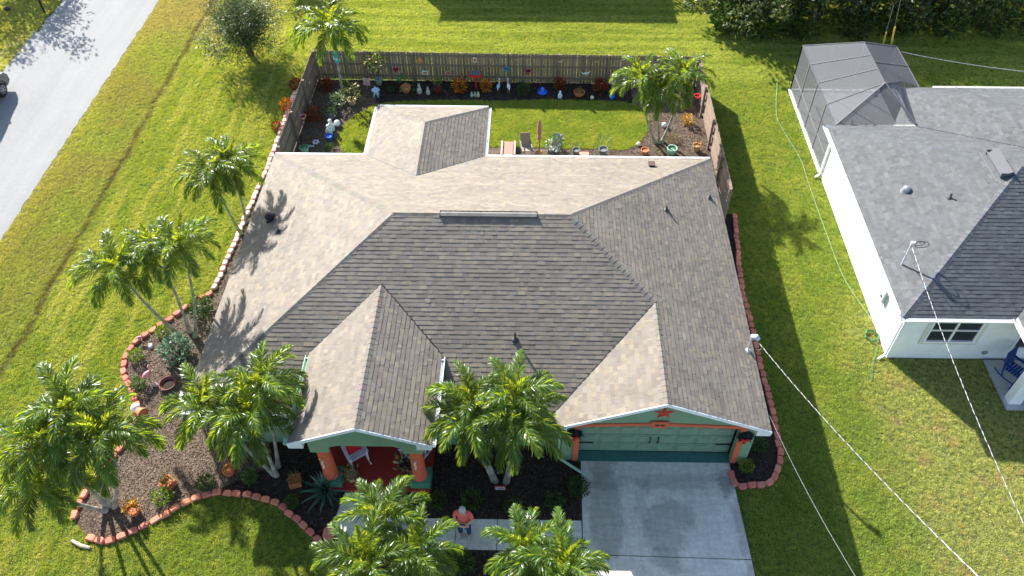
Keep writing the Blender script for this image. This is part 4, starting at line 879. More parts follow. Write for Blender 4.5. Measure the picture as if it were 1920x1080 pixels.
# ---- palms
def frond_mesh(seed, L, a0, a1, N=40, droop=.5, young=0.0, dry=None):
    N = int(N * 1.55)
    """rachis leaves the origin in the xz-plane at elevation a0 and bends to a1; leaflets both sides"""
    r_ = random.Random(seed); mb = MB(); K = 14; pts = [Vector((0, 0, 0))]; angs = [a0]
    sw = r_.uniform(-.25, .25)
    for k in range(1, K + 1):
        t = k / K; a = a0 + (a1 - a0) * t ** 1.15; yaw = sw * t * t
        pts.append(pts[-1] + Vector((math.cos(a) * math.cos(yaw), math.cos(a) * math.sin(yaw), math.sin(a))) * (L / K)); angs.append(a)
    mb.tube(pts, [.022 * (1 - .85 * k / K) + .002 for k in range(K + 1)], 4, (2.6, 2.0, 1.6), cap=False)
    def at(t):
        x = t * K; i = min(int(x), K - 1); f = x - i; p = pts[i].lerp(pts[i + 1], f); d = (pts[i + 1] - pts[i]).normalized(); return p, d
    for i in range(N):
        t = .13 + .87 * (i + .5) / N
        p, d = at(min(t, .999)); side = Vector((-d.y, d.x, 0)); side = side.normalized() if side.length > 1e-3 else Vector((0, 1, 0)); up = side.cross(d) * -1
        if up.z < 0: up = -up
        ll = L * .275 * (math.sin(math.pi * min(1, (t * .86 + .12))) ** .6) * (1.0 if t < .9 else 1.0 - (t - .9) * 3)
        for s in (-1, 1):
            sp = math.radians(62 - 40 * t + r_.uniform(-7, 7)); ph = math.radians(r_.choice((48, 25, 0)) + r_.uniform(-12, 12))
            out = (side * s * math.cos(ph) + up * math.sin(ph)); dd = (d * math.cos(sp) + out * math.sin(sp)).normalized()
            l_ = ll * r_.uniform(.85, 1.1); w_ = .031 * (.8 + .4 * math.sin(math.pi * t))
            g = droop * l_
            p1 = p + dd * l_ * .5 + Vector((0, 0, -g * .2)); p2 = p + dd * l_ * .92 + Vector((0, 0, -g * .8))
            wv = (dd.cross(out.cross(dd))).normalized() if False else d.cross(dd).cross(dd).normalized()
            wv = Matrix.Rotation(r_.uniform(-.9, .9), 3, dd) @ wv * (w_ / 2)
            j = r_.uniform(.6, 1.4) * (1 + young * .35); c = (j * (1 + young * .35), j * (1 + young * .1), j)
            if dry and r_.random() < .75: c = tuple(j * q for q in dry)
            mb.add([p + wv * .5, p - wv * .5, p1 - wv, p1 + wv, p2], [(0, 1, 2, 3), (3, 2, 4)], c)
    return mb.mesh('frond', M['palm'])
FR = {'up': [frond_mesh(i, 1.25, R(82), R(38), 42, .25, .9) for i in range(2)],
      'high': [frond_mesh(10 + i, 1.85, R(66), R(-25), 46, .4, .35) for i in range(3)],
      'mid': [frond_mesh(20 + i, 1.95, R(44), R(-62), 48, .5, .1) for i in range(3)],
      'low': [frond_mesh(30 + i, 1.85, R(14), R(-84), 46, .55, 0) for i in range(3)]}
FR['dry'] = [frond_mesh(50 + i, 1.7, R(0), R(-88), 34, .8, 0, (2.6, .85, 2.0)) for i in range(2)]
def palm(label, base, top, s=1.0, group=None, shaft=.55, seed=0, curve=.3, n=(2, 4, 5, 3), r0=.074):
    """base on the ground, top = heart of the crown; trunk leaves the clump leaning and straightens up"""
    s *= .82; n = (n[0], n[1] + 1, n[2] + 2, n[3] + 1); r_ = random.Random(seed); b0 = Vector((base[0], base[1], 0)); tp = Vector(top)
    t = thing('palm_tree', label, 'palm tree', b0, 0, group); d = tp - b0
    c1 = Vector((d.x * (.35 + curve), d.y * (.35 + curve), d.z * .38)); c2 = Vector((d.x * .98, d.y * .98, d.z * .75))
    bez = lambda u: c1 * 3 * u * (1 - u) ** 2 + c2 * 3 * u * u * (1 - u) + d * u ** 3
    H = d.length; us = 1 - shaft / H * 1.05
    K = 22; mb = MB(); pts = [bez(us * k / K) for k in range(K + 1)]
    rad = [(r0 * .72 + r0 * .75 * math.exp(-k / K * 9) + .004 * (k % 2)) * (1 - .22 * k / K) * s ** .5 for k in range(K + 1)]
    mb.tube(pts, rad, 10)
    cc = [(*( (.62,) * 3 if ((i // 10) % 3 == 2) else (1.0,) * 3), 1.0) for i in range(len(mb.v))]; mb.c = cc
    mb.build('trunk', M['trunk'], t)
    mb = MB(); sp = [bez(us + (1 - us) * k / 6) for k in range(7)]
    mb.tube(sp, [r * s ** .5 for r in (.075, .085, .08, .068, .055, .045, .03)], 10); mb.build('crownshaft', M['shaft'], t, smooth=True)
    az = r_.uniform(0, 6.28); k = 0
    mb = MB(); q0 = bez(us)
    for q in range(3):
        a = r_.uniform(0, 6.28)
        for j in range(7):
            aa = a + r_.uniform(-.5, .5); e = r_.uniform(-.3, .5); L_ = r_.uniform(.25, .42); v = Vector((math.cos(aa), math.sin(aa), e)); mb.tube([q0, q0 + v * L_ * .6, q0 + v * L_ + Vector((0, 0, -.12))], [.008, .005, .003], 4, (.5, .42, .18))
    mb.build('seed_stalk', M['plain'], t)
    n = tuple(max(1, v + r_.choice((-1, 0, 0, 1))) for v in n)
    for kind, cnt in zip(('up', 'high', 'mid', 'low'), n):
        for i in range(cnt):
            az += 2.39996 + r_.uniform(-.18, .18); o = obj('frond', r_.choice(FR['dry' if kind == 'low' and i == 0 and (seed % 3 == 2) else kind]), t, d - Vector((0, 0, .03 * k)) * .3, 0, None, s * r_.uniform(.9, 1.1))
            o.rotation_euler = (r_.uniform(-.12, .12), r_.uniform(-.1, .1), az); k += 1
    return t
palm('single tall palm with teal butterflies on its trunk, inside the back left fence corner', (1.07, 7.33, 0), (1.13, 7.32, 3.95), 1.34, seed=1, n=(2, 4, 5, 4))
gB = 'clump of three palms by the right garden fence'
palm('left-hand palm of the back garden clump, crown over the plank fence', (16.01, 4.0, 0), (15.03, 3.98, 3.6), 1.04, gB, seed=2)
palm('middle palm of the back garden clump, its crown lowest and nearest the camera', (16.18, 4.0, 0), (15.85, 3.84, 3.1), 1.0, gB, seed=3)
palm('right-hand palm of the back garden clump, leaning toward the sunny fence', (16.32, 4.08, 0), (16.86, 4.18, 3.7), 1.06, gB, seed=4)
gC = 'pair of palms beside the left wall'
palm('front palm of the leaning pair beside the left wall edging', (-1.44, -2.05, 0), (-1.21, -3.01, 4.15), .97, gC, seed=5)
palm('rear palm of the leaning pair beside the left wall edging, the more upright one', (-1.4, -1.38, 0), (-0.7, -2.44, 4.25), .97, gC, seed=6)
gD = 'three palms at the top of the front bed'
palm('palm with strongly left-leaning trunk over the lawn, left of the house', (-2.33, -7.14, 0), (-2.98, -7.46, 4), 1.05, gD, seed=7)
palm('middle palm of the three rising from the top of the front bed', (-1.97, -7.03, 0), (-1.86, -6.87, 4.4), .95, gD, seed=8)
palm('right-hand upright palm of the three at the top of the front bed', (-1.72, -7.22, 0), (-0.97, -6.94, 4.6), 1.0, gD, seed=9)
gE = 'four palms spreading from the tip of the front bed'
palm('lowest palm of the bottom left clump, its trunk lying almost flat to the left', (-2.4, -13.76, 0), (-3.22, -14.09, 2.6), 1.05, gE, seed=10, curve=.5)
palm('left palm of the bottom left clump, behind the flat-leaning one', (-2.43, -13.63, 0), (-2.85, -13.43, 3.7), 1.1, gE, seed=11, curve=.4)
palm('rear palm of the bottom left clump, the one farthest from the camera', (-2.37, -13.6, 0), (-2.33, -12.71, 4.1), 1.1, gE, seed=12)
palm('right-hand palm of the bottom left clump, over the mulch', (-2.21, -13.63, 0), (-1.28, -13.3, 3.8), 1.08, gE, seed=13)
gF = 'three palms left of the porch'
palm('left palm of the clump beside the porch, hiding the white gutter', (2.43, -12.51, 0), (1.19, -12.1, 3.4), 1.05, gF, seed=14)
palm('front right palm of the clump beside the porch', (2.5, -12.54, 0), (2.47, -12.45, 3.6), 1.05, gF, seed=15)
palm('rear palm of the clump beside the porch, crown against the shingles', (2.48, -12.24, 0), (2.67, -11.72, 3.9), .98, gF, seed=16)
gG = 'four palms in front of the house between porch and garage'
palm('front left palm of the central clump, crown touching the porch gutter', (9.32, -12.58, 0), (8.74, -12.49, 3.6), 1.05, gG, seed=17)
palm('rear left palm of the central clump in front of the brown roof', (9.4, -12.63, 0), (8.8, -12.19, 4), .93, gG, seed=18)
palm('rear right palm of the central clump, the one highest on the roof', (9.7, -12.66, 0), (10.06, -12.19, 4.2), .95, gG, seed=19)
palm('front right palm of the central clump, crown near the garage valley', (9.74, -12.63, 0), (10.13, -12.76, 3.8), 1.08, gG, seed=20)
gH = 'palms along the walkway at the bottom edge'
palm('palm with big sunny crown just below the porch steps', (6.6, -15.41, 0), (6.71, -15.44, 3.6), .92, gH, seed=21)
palm('palm left of the person on the walkway', (7.44, -16.14, 0), (7.68, -16.29, 3.5), .86, gH, seed=22)
palm('palm at the bottom edge over the end of the block edging', (6.16, -16.58, 0), (6.51, -16.66, 3.7), .98, gH, seed=23)
palm('palm at the bottom edge below the walkway, right of the person', (10.38, -16.09, 0), (10.38, -16.23, 3.6), .86, gH, seed=24)
palm('palm at the bottom edge touching the left side of the driveway', (11.35, -16.5, 0), (11.31, -16.61, 3.6), .95, gH, seed=25)

# ---- broadleaf trees
def tree(name, label, loc, h, rx, rz, cols, n, seed, L=.22, w=.12, group=None, zc=None, trunks=1, mt=None, lump=.35):
    r_ = random.Random(seed); t = thing(name, label, 'tree', loc, 0, group)
    zc = zc if zc is not None else h - rz
    b = MB()
    for q in range(trunks):
        a0 = q * 2.4; b.tube([(0.06 * math.cos(a0), .06 * math.sin(a0), 0), (.1 * math.cos(a0), .1 * math.sin(a0), zc * .5), (.2 * math.cos(a0), .2 * math.sin(a0), zc)], [.13, .1, .07], 8)
    b.build('trunk', M['bark'], t)
    b = MB()
    for q in range(7):
        a = q * 2.4; e = r_.uniform(.2, 1); b.tube([(0, 0, zc * .55), (rx * .35 * math.cos(a), rx * .35 * math.sin(a), zc * .9), (rx * .75 * math.cos(a), rx * .75 * math.sin(a), zc + rz * .5 * e)], [.06, .04, .012], 5)
    b.build('limb', M['bark'], t)
    mb = MB(); cl = []
    nc_ = max(14, n // 90)
    for i in range(nc_):
        d = rnd_dir(r_); rad = r_.random() ** .4 * (1 + lump * noise.noise(d * 1.6 + Vector((seed * 3.1, 0, 0))) * 1.6); cl.append((Vector((d.x * rx * rad, d.y * rx * rad, zc + d.z * rz * rad)), r_.uniform(.22, .42) * rx, r_.uniform(.75, 1.3)))
    cs_ = [c for c, k in cols for _ in range(k)]
    for i in range(n):
        c, cr_, tone = r_.choice(cl); d = rnd_dir(r_); p = c + d * cr_ * r_.random() ** .5
        if p.z < .15: continue
        dd = (d + rnd_dir(r_) + Vector((0, 0, -.1))).normalized(); k = r_.uniform(.6, 1.3); col = r_.choice(cs_)
        leafbox(mb, p, dd, rnd_dir(r_), L * k, w * k, tuple(x * tone * r_.uniform(.8, 1.2) for x in col))
    mb.build('crown', M['leaf'], t); return t
OL = [((.08, .115, .038), 4), ((.13, .165, .065), 3), ((.055, .075, .025), 3)]
tree('small_tree', 'rounded olive-green tree standing on the lawn near the street, top left', (-4.37, 10.71, 0), 3.8, 1.75, 1.7, OL, 15000, 3, .19, .042, zc=1.95, trunks=2, lump=.6)
WD = [((.045, .075, .018), 4), ((.07, .1, .03), 3), ((.03, .05, .014), 3)]; WL = [((.1, .13, .03), 4), ((.14, .17, .05), 3), ((.06, .09, .025), 3)]  # leaf tones: WL paints in sunlight on the wood, WD its shade
gt = 'trees of the wood behind the white house'
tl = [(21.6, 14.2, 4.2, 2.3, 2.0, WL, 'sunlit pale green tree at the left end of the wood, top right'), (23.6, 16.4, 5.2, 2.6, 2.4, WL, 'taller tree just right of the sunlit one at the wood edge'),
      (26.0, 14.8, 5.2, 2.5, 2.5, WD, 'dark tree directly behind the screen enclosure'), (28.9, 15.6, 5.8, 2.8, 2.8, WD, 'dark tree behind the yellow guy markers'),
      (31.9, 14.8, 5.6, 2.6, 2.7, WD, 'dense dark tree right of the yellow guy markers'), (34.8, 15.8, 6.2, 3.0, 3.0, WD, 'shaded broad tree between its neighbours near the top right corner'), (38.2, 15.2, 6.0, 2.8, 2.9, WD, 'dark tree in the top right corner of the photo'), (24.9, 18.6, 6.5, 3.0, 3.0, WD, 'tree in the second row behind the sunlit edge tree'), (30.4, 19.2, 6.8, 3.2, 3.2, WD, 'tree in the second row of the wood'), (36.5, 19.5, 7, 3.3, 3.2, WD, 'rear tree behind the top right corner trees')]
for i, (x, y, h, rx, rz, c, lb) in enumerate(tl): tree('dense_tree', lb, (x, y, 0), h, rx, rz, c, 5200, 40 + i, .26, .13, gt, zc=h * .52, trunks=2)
tree('small_tree', 'dark leafy tree in the top left corner across the street', (-20.6, 18.6, 0), 5.0, 2.6, 2.0, WD, 5200, 61, .22, .1, zc=3.2)
tree('small_tree', 'dark evergreen at the top edge left of the tall palm', (-3.4, 17.7, 0), 3.0, 1.3, 1.4, WD, 2600, 62, .2, .08, zc=1.6)
# undergrowth below the wood
for i, (x, y, s) in enumerate(((20.7, 13.5, 1.7), (22.6, 12.9, 1.5), (24.4, 13.0, 1.6), (27.5, 13.1, 1.5), (29.8, 13.4, 1.7), (32.4, 13.2, 1.6), (35.0, 13.7, 1.8), (37.4, 13.4, 1.6))):
    bush('undergrowth_bush', ['bright bush at the foot of the sunlit edge tree', 'second bush along the foot of the wood', 'bush behind the left corner of the screen enclosure', 'dark bush behind the screen enclosure ridge', 'dark bush at the foot of the wood right of the guy markers', 'shaded bush midway along the dark wood edge', 'broad shaded bush near the top right corner', 'last shaded bush at the right frame edge by the wood'][i], 'bush', (x, y, 0), s * 1.3, 'green' if i < 2 else 'dark', 50 + i % 3, 'bushes at the foot of the wood')  # shade along the wood's foot painted in with darker leaves

# ------------------------------------------------------------------ house beyond the top edge (it casts the big shadow on the rear lawn)
far = thing('house', 'house standing beyond the top edge, casting the long shadow on the rear lawn', 'house', (10, 22, 0))
def fp_(o): o.parent = far; o.matrix_parent_inverse = Matrix.Translation((-10, -22, 0)); return o
b = MB(); b.box((8.95, 23.1, 1.35), (12.3, 9.4, 2.69)); fp_(b.build('wall', M['stucco_white']))
b = MB(); a_, c_, d_, e_ = 2.4, 15.5, 17.95, 28.2; hh = (e_ - d_) / 2
b.add([(a_, d_, 2.7), (c_, d_, 2.7), (c_, e_, 2.7), (a_, e_, 2.7), (a_ + hh, d_ + hh, 2.7 + hh * PT), (c_ - hh, d_ + hh, 2.7 + hh * PT)], [(0, 1, 5, 4), (1, 2, 5), (2, 3, 4, 5), (3, 0, 4), (3, 2, 1, 0)], (.2, .18, .16)); fp_(b.build('roof', M['shingle']))
window(4, 6, 1, 2.2, 18.4, fp_); window(9, 11, 1, 2.2, 18.4, fp_)
fence((16.6, 17.6), (20.6, 17.6), 'gappy plank fence beyond the top edge, casting striped shade on the rear lawn', 1, .26)

# ------------------------------------------------------------------ plants in the beds
B = bush
B('shrub', 'grey-green leafy shrub beside the three palms, left corner of the house', 'shrub', (-2.0, -8.09, 0), 1.0, 'grey', 1)
B('shrub', 'dark green shrub against the left wall by the end of the straight edging', 'shrub', (-1.71, -6.17, 0), .95, 'dark', 2)
B('shrub', 'small yellow-green shrub left of the leaning palm trunk', 'shrub', (-2.84, -7.17, 0), .62, 'yellow', 1)
B('croton', 'yellow and orange croton inside the west curve of the edging', 'shrub', (-3.46, -8.2, 0), .62, 'yellow', 3)
B('shrub', 'thin grassy shrub beside the pink flamingo', 'shrub', (-2.96, -9.38, 0), .6, 'green', 2)
B('croton', 'yellow-green croton clump in the middle of the front mulch', 'shrub', (-0.74, -13.4, 0), .68, 'yellow', 2)
B('shrub', 'green shrub behind the front edging, left of the palm trunks', 'shrub', (0.45, -12.93, 0), .62, 'dark', 1)
B('shrub', 'green shrub under the palms left of the porch', 'shrub', (1.75, -12.7, 0), .6, 'green', 3)
B('shrub', 'small round green shrub by the front edging below the square pot', 'shrub', (3.21, -13.46, 0), .5, 'green', 1)
for i, (x, y, s, lb) in enumerate(((822, 944, .6, 'dark shrub at the left end of the row above the walkway'), (884, 945, .72, 'round dark shrub above the walkway, behind the person'), (965, 955, .72, 'round dark shrub above the walkway below the number sign'), (1040, 946, .66, 'dark shrub above the walkway, second from the driveway'), (1083, 920, .72, 'dark shrub touching the driveway beside the green downspout'))):
    B('shrub', lb, 'shrub', G(x, y) if False else [(7.67, -13.37, 0), (8.68, -13.37, 0), (10.01, -13.52, 0), (11.23, -13.35, 0), (11.95, -12.89, 0)][i], s, 'dark', 1 + i % 3, 'dark shrubs above the walkway')
B('shrub', 'dark bush below the walkway by the bottom edge', 'shrub', (8.56, -15.26, 0), .8, 'dark', 3)
B('shrub', 'yellow-green shrub right of the garage door by the block edging', 'shrub', (17.26, -12.06, 0), .55, 'yellow', 4)
B('shrub', 'low grey shrub behind the garage corner bed', 'shrub', (17.84, -11.39, 0), .55, 'dark', 4)
B('croton', 'dark red croton outside the left fence, the rear one', 'shrub', (-1.31, 7.82, 0), .75, 'croton_dark', 1)
B('croton', 'orange croton outside the left fence, the middle one', 'shrub', (-1.42, 6.18, 0), .7, 'croton', 2)
B('croton', 'red croton outside the left fence, nearest the house', 'shrub', (-1.55, 4.68, 0), .55, 'croton_dark', 2)
B('croton', 'copper red croton bush inside the left fence', 'shrub', (0.05, 5.38, 0), .85, 'croton_dark', 3)
B('shrub', 'dark shrub in the left fence corner behind the tall palm', 'shrub', (0.21, 7.85, 0), .7, 'croton_dark', 4)
B('flowering_shrub', 'pale flowering shrub at the foot of the tall palm', 'shrub', (0.97, 6.48, 0), .85, 'white_flower', 2)
B('flowering_shrub', 'low clump of strappy leaves by the curved lawn edge', 'shrub', (1.16, 3.3, 0), .45, 'grassy', 1, stem=False)
B('croton', 'bright orange croton left of the red box feeder', 'shrub', (6.77, 7.78, 0), .85, 'croton', 1)
B('croton', 'orange croton right of the red box feeder', 'shrub', (8.05, 7.89, 0), .7, 'croton', 3)
B('shrub', 'dark green shrub right of the two flamingos by the rear fence', 'shrub', (9.9, 7.66, 0), .75, 'dark', 2)
B('croton', 'dark rusty croton by the rear fence behind the white ornament', 'shrub', (11.66, 8.04, 0), .75, 'croton_dark', 5)
B('shrub', 'dark shrub by the rear fence next to the palm clump', 'shrub', (13.66, 7.9, 0), .85, 'croton_dark', 6)
B('shrub', 'low green plant on dark mulch left of the orange pot', 'shrub', (3.35, 7.72, 0), .4, 'green', 4)
B('croton', 'orange and green croton beside the sunlit right fence', 'shrub', (17.64, 5.43, 0), .85, 'orange', 2)
B('shrub', 'dry brown plant on the mulch between palms and right fence', 'shrub', (16.85, 4.24, 0), .7, 'dry', 1, stem=False)
B('shrub', 'dry tuft at the foot of the palm clump near the wall', 'shrub', (16.16, 3.25, 0), .55, 'dry', 2, stem=False)
B('flowering_shrub', 'white flowering shrub behind the patio chairs', 'shrub', (11.38, 3.39, 0), .95, 'white_flower', 5)
B('flowering_shrub', 'low orange flowers between the two patio chairs', 'flowers', (10.68, 3.01, 0), .5, 'orange', 3)
B('shrub', 'leafy vine at the far end of the left bed', 'shrub', (-0.39, 3.95, 0), .35, 'green', 5)
# agave / bromeliad at the porch
def agave(name, label, loc, s, n, L, w, cols, seed):
    r_ = random.Random(seed); t = thing(name, label, 'plant', loc, 0); t.scale = (s,) * 3
    for k in range(n):
        mb = MB(); a = k * 2.4; e = R(78) * (1 - k / n) + R(12); l_ = L * r_.uniform(.8, 1.1); c = r_.choice(cols); c = tuple(x * r_.uniform(.8, 1.2) for x in c); p = Vector((0, 0, .03)); K = 5; prev = None; vs = []
        side = Vector((-math.sin(a), math.cos(a), 0))
        for i in range(K + 1):
            u_ = i / K; ee = e - u_ * u_ * .8; ww = w * math.sin(math.pi * (.18 + .8 * u_)) / 2
            vs += [p + side * ww + Vector((0, 0, ww * .5)), p, p - side * ww + Vector((0, 0, ww * .5))]; p = p + Vector((math.cos(a) * math.cos(ee), math.sin(a) * math.cos(ee), math.sin(ee))) * l_ / K
        fs = []
        for i in range(K):
            q = i * 3; fs += [(q, q + 1, q + 4, q + 3), (q + 1, q + 2, q + 5, q + 4)]
        mb.add(vs, fs, c); mb.build('leaf', M['leaf'], t)
    return t
agave('agave', 'spiky blue-green agave clump left of the porch pedestal', (4.16, -13.1, 0), 1.0, 42, .85, .09, [(.07, .15, .11), (.1, .2, .15), (.05, .11, .08)], 1)
agave('bromeliad', 'pale spiky plant at the end of the front edging', (4.99, -14.9, 0), .6, 20, .6, .09, [(.13, .2, .06), (.1, .16, .05)], 2)
agave('bromeliad', 'pale green spiky plant under the left palm of the porch clump', (-1.1, -10.43, 0), .6, 18, .6, .08, [(.16, .22, .14), (.12, .18, .1)], 3)

# pots
Tc = M['terracotta']; pg = mat('pale_green_pot', (.3, .5, .36), .6); gpt = mat('grey_pot', (.17, .17, .175), .7); wh = M['white']; bl = mat('blue_glazed_pot', (.02, .13, .6), .3)
ppk = mat('pink_plastic', (.75, .14, .2), .5); tanp = mat('tan_pot', (.45, .3, .18), .8)
potted('potted_plant', 'pale green planter by the foot of the left fence near the roof edge', 'planter', (0.12, 3.02, 0), 1.15, 'taper', pg, 'green', .35, 2)
potted('potted_plant', 'round pot with leafy plant beside the white statues', 'planter', (0.82, 5.6, 0), 1.05, 'bowl', gpt, 'green', .6, 3)
potted('potted_tree', 'small citrus tree in a grey-green pot in front of the rear fence', 'planter', (2.68, 8.34, 0), 1.1, 'taper', mat('sage_pot', (.28, .36, .28), .7), 'citrus', 1.1, 1, lift=.55)
potted('potted_plant', 'round tan pot with orange fruiting plant beside the tall palm', 'planter', (1.63, 6.66, 0), 1.1, 'round', tanp, 'citrus', 1.0, 2, lift=.1)
potted('potted_plant', 'orange glazed pot with big tropical leaves on dark mulch', 'planter', (4.12, 7.69, 0), 1.2, 'round', Tc, 'big', .8, 1)
potted('potted_plant', 'dark red pot with yellow-green shrub near the rear fence', 'planter', (5.7, 7.68, 0), 1.0, 'round', mat('dark_red_pot', (.12, .02, .02), .5), 'yellow', .5, 2, lift=.35)
potted('potted_plant', 'wide orange bowl with green plant near the rear fence', 'planter', (12.62, 7.53, 0), 1.1, 'bowl', Tc, 'green', .45, 4)
potted('potted_plant', 'small blue pot at the rear fence near the palms', 'planter', (14.2, 7.29, 0), .7, 'round', bl, None)
potted('potted_plant', 'blue ceramic pot below the white statues', 'planter', (1.03, 3.98, 0), .85, 'round', bl, None)
potted('potted_plant', 'grey pot left of the two along the back wall strip', 'planter', (12.34, 3.11, 0), 1.0, 'taper', gpt, 'wisp', .6, 1)
potted('potted_plant', 'tall grey pot with wispy plant along the back wall strip', 'planter', (13.55, 3.13, 0), 1.15, 'taper', gpt, 'wisp', .9, 2)
potted('potted_plant', 'terracotta pot on the mulch corner left of the palm clump', 'planter', (15.43, 3.2, 0), .9, 'round', Tc, None)
potted('potted_plant', 'pale green pot on the mulch below the palm clump', 'planter', (16.66, 3.25, 0), 1.15, 'round', pg, 'green', .3, 5)
potted('potted_plant', 'beige pot with dry plant near the right fence', 'planter', (17.8, 3.5, 0), 1.05, 'taper', tanp, 'orange', .5, 4)
potted('potted_plant', 'grey pot beside the white flowering shrub', 'planter', (11.24, 3.13, 0), 1.0, 'taper', gpt, None)
potted('potted_plant', 'terracotta pot with orange flowers in the middle of the front mulch', 'planter', (-1.5, -13.82, 0), 1.0, 'round', Tc, 'orange', .75, 1)
potted('potted_plant', 'terracotta pot under the porch palms', 'planter', (1.03, -12.49, 0), .95, 'round', Tc, 'orange', .5, 2)
potted('potted_plant', 'large potted plant on the porch floor beside the left column', 'planter', (4.92, -12.68, .12), 1.0, 'taper', tanp, 'brown', .65, 1)
potted('potted_plant', 'potted plant on the porch floor beside the right column', 'planter', (6.56, -12.3, .12), 1.05, 'taper', mat('dark_pot', (.05, .05, .06), .4), 'brown', .8, 2)
def square_planter(label, loc, rz, w, plant):
    t = thing('planter_box', label, 'planter', loc, rz); b = MB()
    for sx, sy, lx, ly in ((0, -1, w, .03), (0, 1, w, .03), (-1, 0, .03, w - .06), (1, 0, .03, w - .06)): b.box((sx * (w / 2 - .015), sy * (w / 2 - .015), .13), (lx, ly, .26))
    b.box((0, 0, .1), (w - .06, w - .06, .18)); b.build('box', Tc, t)
    obj('plant', bush_m('p' + plant, 3, .34, .3, 110, .22, .08, [((.25, .17, .06), 3), ((.12, .14, .04), 3), ((.5, .22, .04), 2)]), t, (0, 0, .15), 0, None, .55); return t
square_planter('square terracotta planter beside the yellow-green croton', (-0.77, -12.91, 0), R(-35), .36, 'sq')
square_planter('square terracotta pot left of the porch, on dark mulch', (3.16, -12.78, 0), R(15), .36, 'sq')
# empty bowl planter
t = thing('planter_bowl', 'empty brown plastic bowl lying on the mulch by the flamingo', 'planter', (-2.0, -9.28, 0)); b = MB(); b.lathe((0, 0, 0), [(.2, 0), (.27, .1), (.29, .14), (.27, .14), (.25, .1), (.19, .03)], 22); b.build('bowl', mat('brown_bowl', (.16, .05, .04), .6), t); b = MB(); b.lathe((0, 0, .04), [(.2, 0), (.001, .01)], 16); b.build('soil', M['soil'], t)
# fallen terracotta pot with white ball
t = thing('terracotta_pot', 'terracotta pot lying on its side by the west edging', 'planter', (-2.5, -10.45, 0), R(-30)); b = MB(); b.lathe((0, 0, 0), pot_mesh('taper'), 18); o = b.build('pot', Tc, t); o.rotation_euler = (0, R(75), 0); o.location = (-.1, 0, .17)
b = MB(); b.ball((0, 0, .16), .16, 12, (.75, .76, .8)); o = b.build('gazing_ball', M['gloss'], smooth=True); o.location = (-2.72, -10.29, 0); tag(o, 'white gazing ball beside the toppled terracotta pot', 'garden ball')
def ball(label, loc, r, c): b = MB(); b.ball((0, 0, r), r, 12, c); o = b.build('gazing_ball', M['gloss'], smooth=True, loc=loc); tag(o, label, 'garden ball')
ball('white gazing ball beside the white statues', (1.21, 5.0, 0), .16, (.8, .8, .82)); ball('pale yellow ball on the rear mulch right of the orange bowl', (13.24, 7.28, 0), .1, (.6, .6, .35)); ball('silver ball between the trunks of the back palm clump', (16.53, 5.17, 0), .13, (.7, .72, .8)); ball('white ball on the curved lawn edge near the palm clump', (15.21, 3.79, 0), .1, (.75, .72, .7))
ball('black ball ornament between the trunks of the central palm clump', (9.46, -12.36, 0), .17, (.02, .02, .02))

# flamingos
def flamingo(label, loc, rz, s, body=(.8, .3, .35), leg=(.3, .25, .2), neckc=None):
    t = thing('flamingo_ornament', label, 'garden ornament', loc, rz); t.scale = (s,) * 3; nk = neckc or body
    b = MB(); b.ball((0, 0, .5), .13, 10, body, sx=1.7, sy=.85, sz=1); b.build('body', M['plain'], t, smooth=True)
    b = MB(); b.tube([(.17, 0, .52), (.26, 0, .6), (.22, 0, .72), (.2, 0, .82), (.27, 0, .88)], [.05, .035, .03, .03, .035], 7, nk); b.ball((.28, 0, .88), .045, 7, nk); b.tube([(.3, 0, .87), (.38, 0, .82)], [.025, .01], 6, (.1, .08, .08)); b.build('neck', M['plain'], t, smooth=True)
    for q in (-1, 1): b = MB(); b.tube([(0, .04 * q, .4), (0, .05 * q, 0)], .01, 5, leg); b.build('leg', M['plain'], t)
    b = MB(); b.tube([(-.2, 0, .5), (-.33, 0, .42)], [.06, .02], 7, body); b.build('tail', M['plain'], t)
flamingo('pink flamingo ornament standing on the front mulch', (-2.72, -9.08, 0), R(60), .7)
flamingo('pink flamingo ornament lying against the edging near the palms', (-3.59, -7.46, 0), R(20), .45)
flamingo('blue and white flamingo ornament, left of the pair by the rear fence', (8.66, 7.77, 0), R(80), .75, (.35, .5, .7), (.5, .45, .1), (.6, .65, .75)); flamingo('white and blue flamingo ornament, right of the pair by the rear fence', (9.16, 7.73, 0), R(100), .8, (.7, .68, .75), (.6, .55, .2), (.55, .6, .75))
def shell(label, loc, c, s=1):
    r_ = random.Random(int(loc[0] * 100)); b = MB()
    for k in range(4): b.ball((r_.uniform(-.08, .08) * s, r_.uniform(-.08, .08) * s, .04 * s), r_.uniform(.04, .08) * s, 6, tuple(x * r_.uniform(.8, 1.1) for x in c))
    o = b.build('shell_pile', M['plain'], loc=loc); tag(o, label, 'stones')
shell('small heap of pale pink stones beside the flamingo', (-2.42, -9.29, 0), (.6, .42, .38)); shell('white stone pair between shrub and palm trunk at the west end', (-3.16, -7.69, 0), (.65, .55, .55))
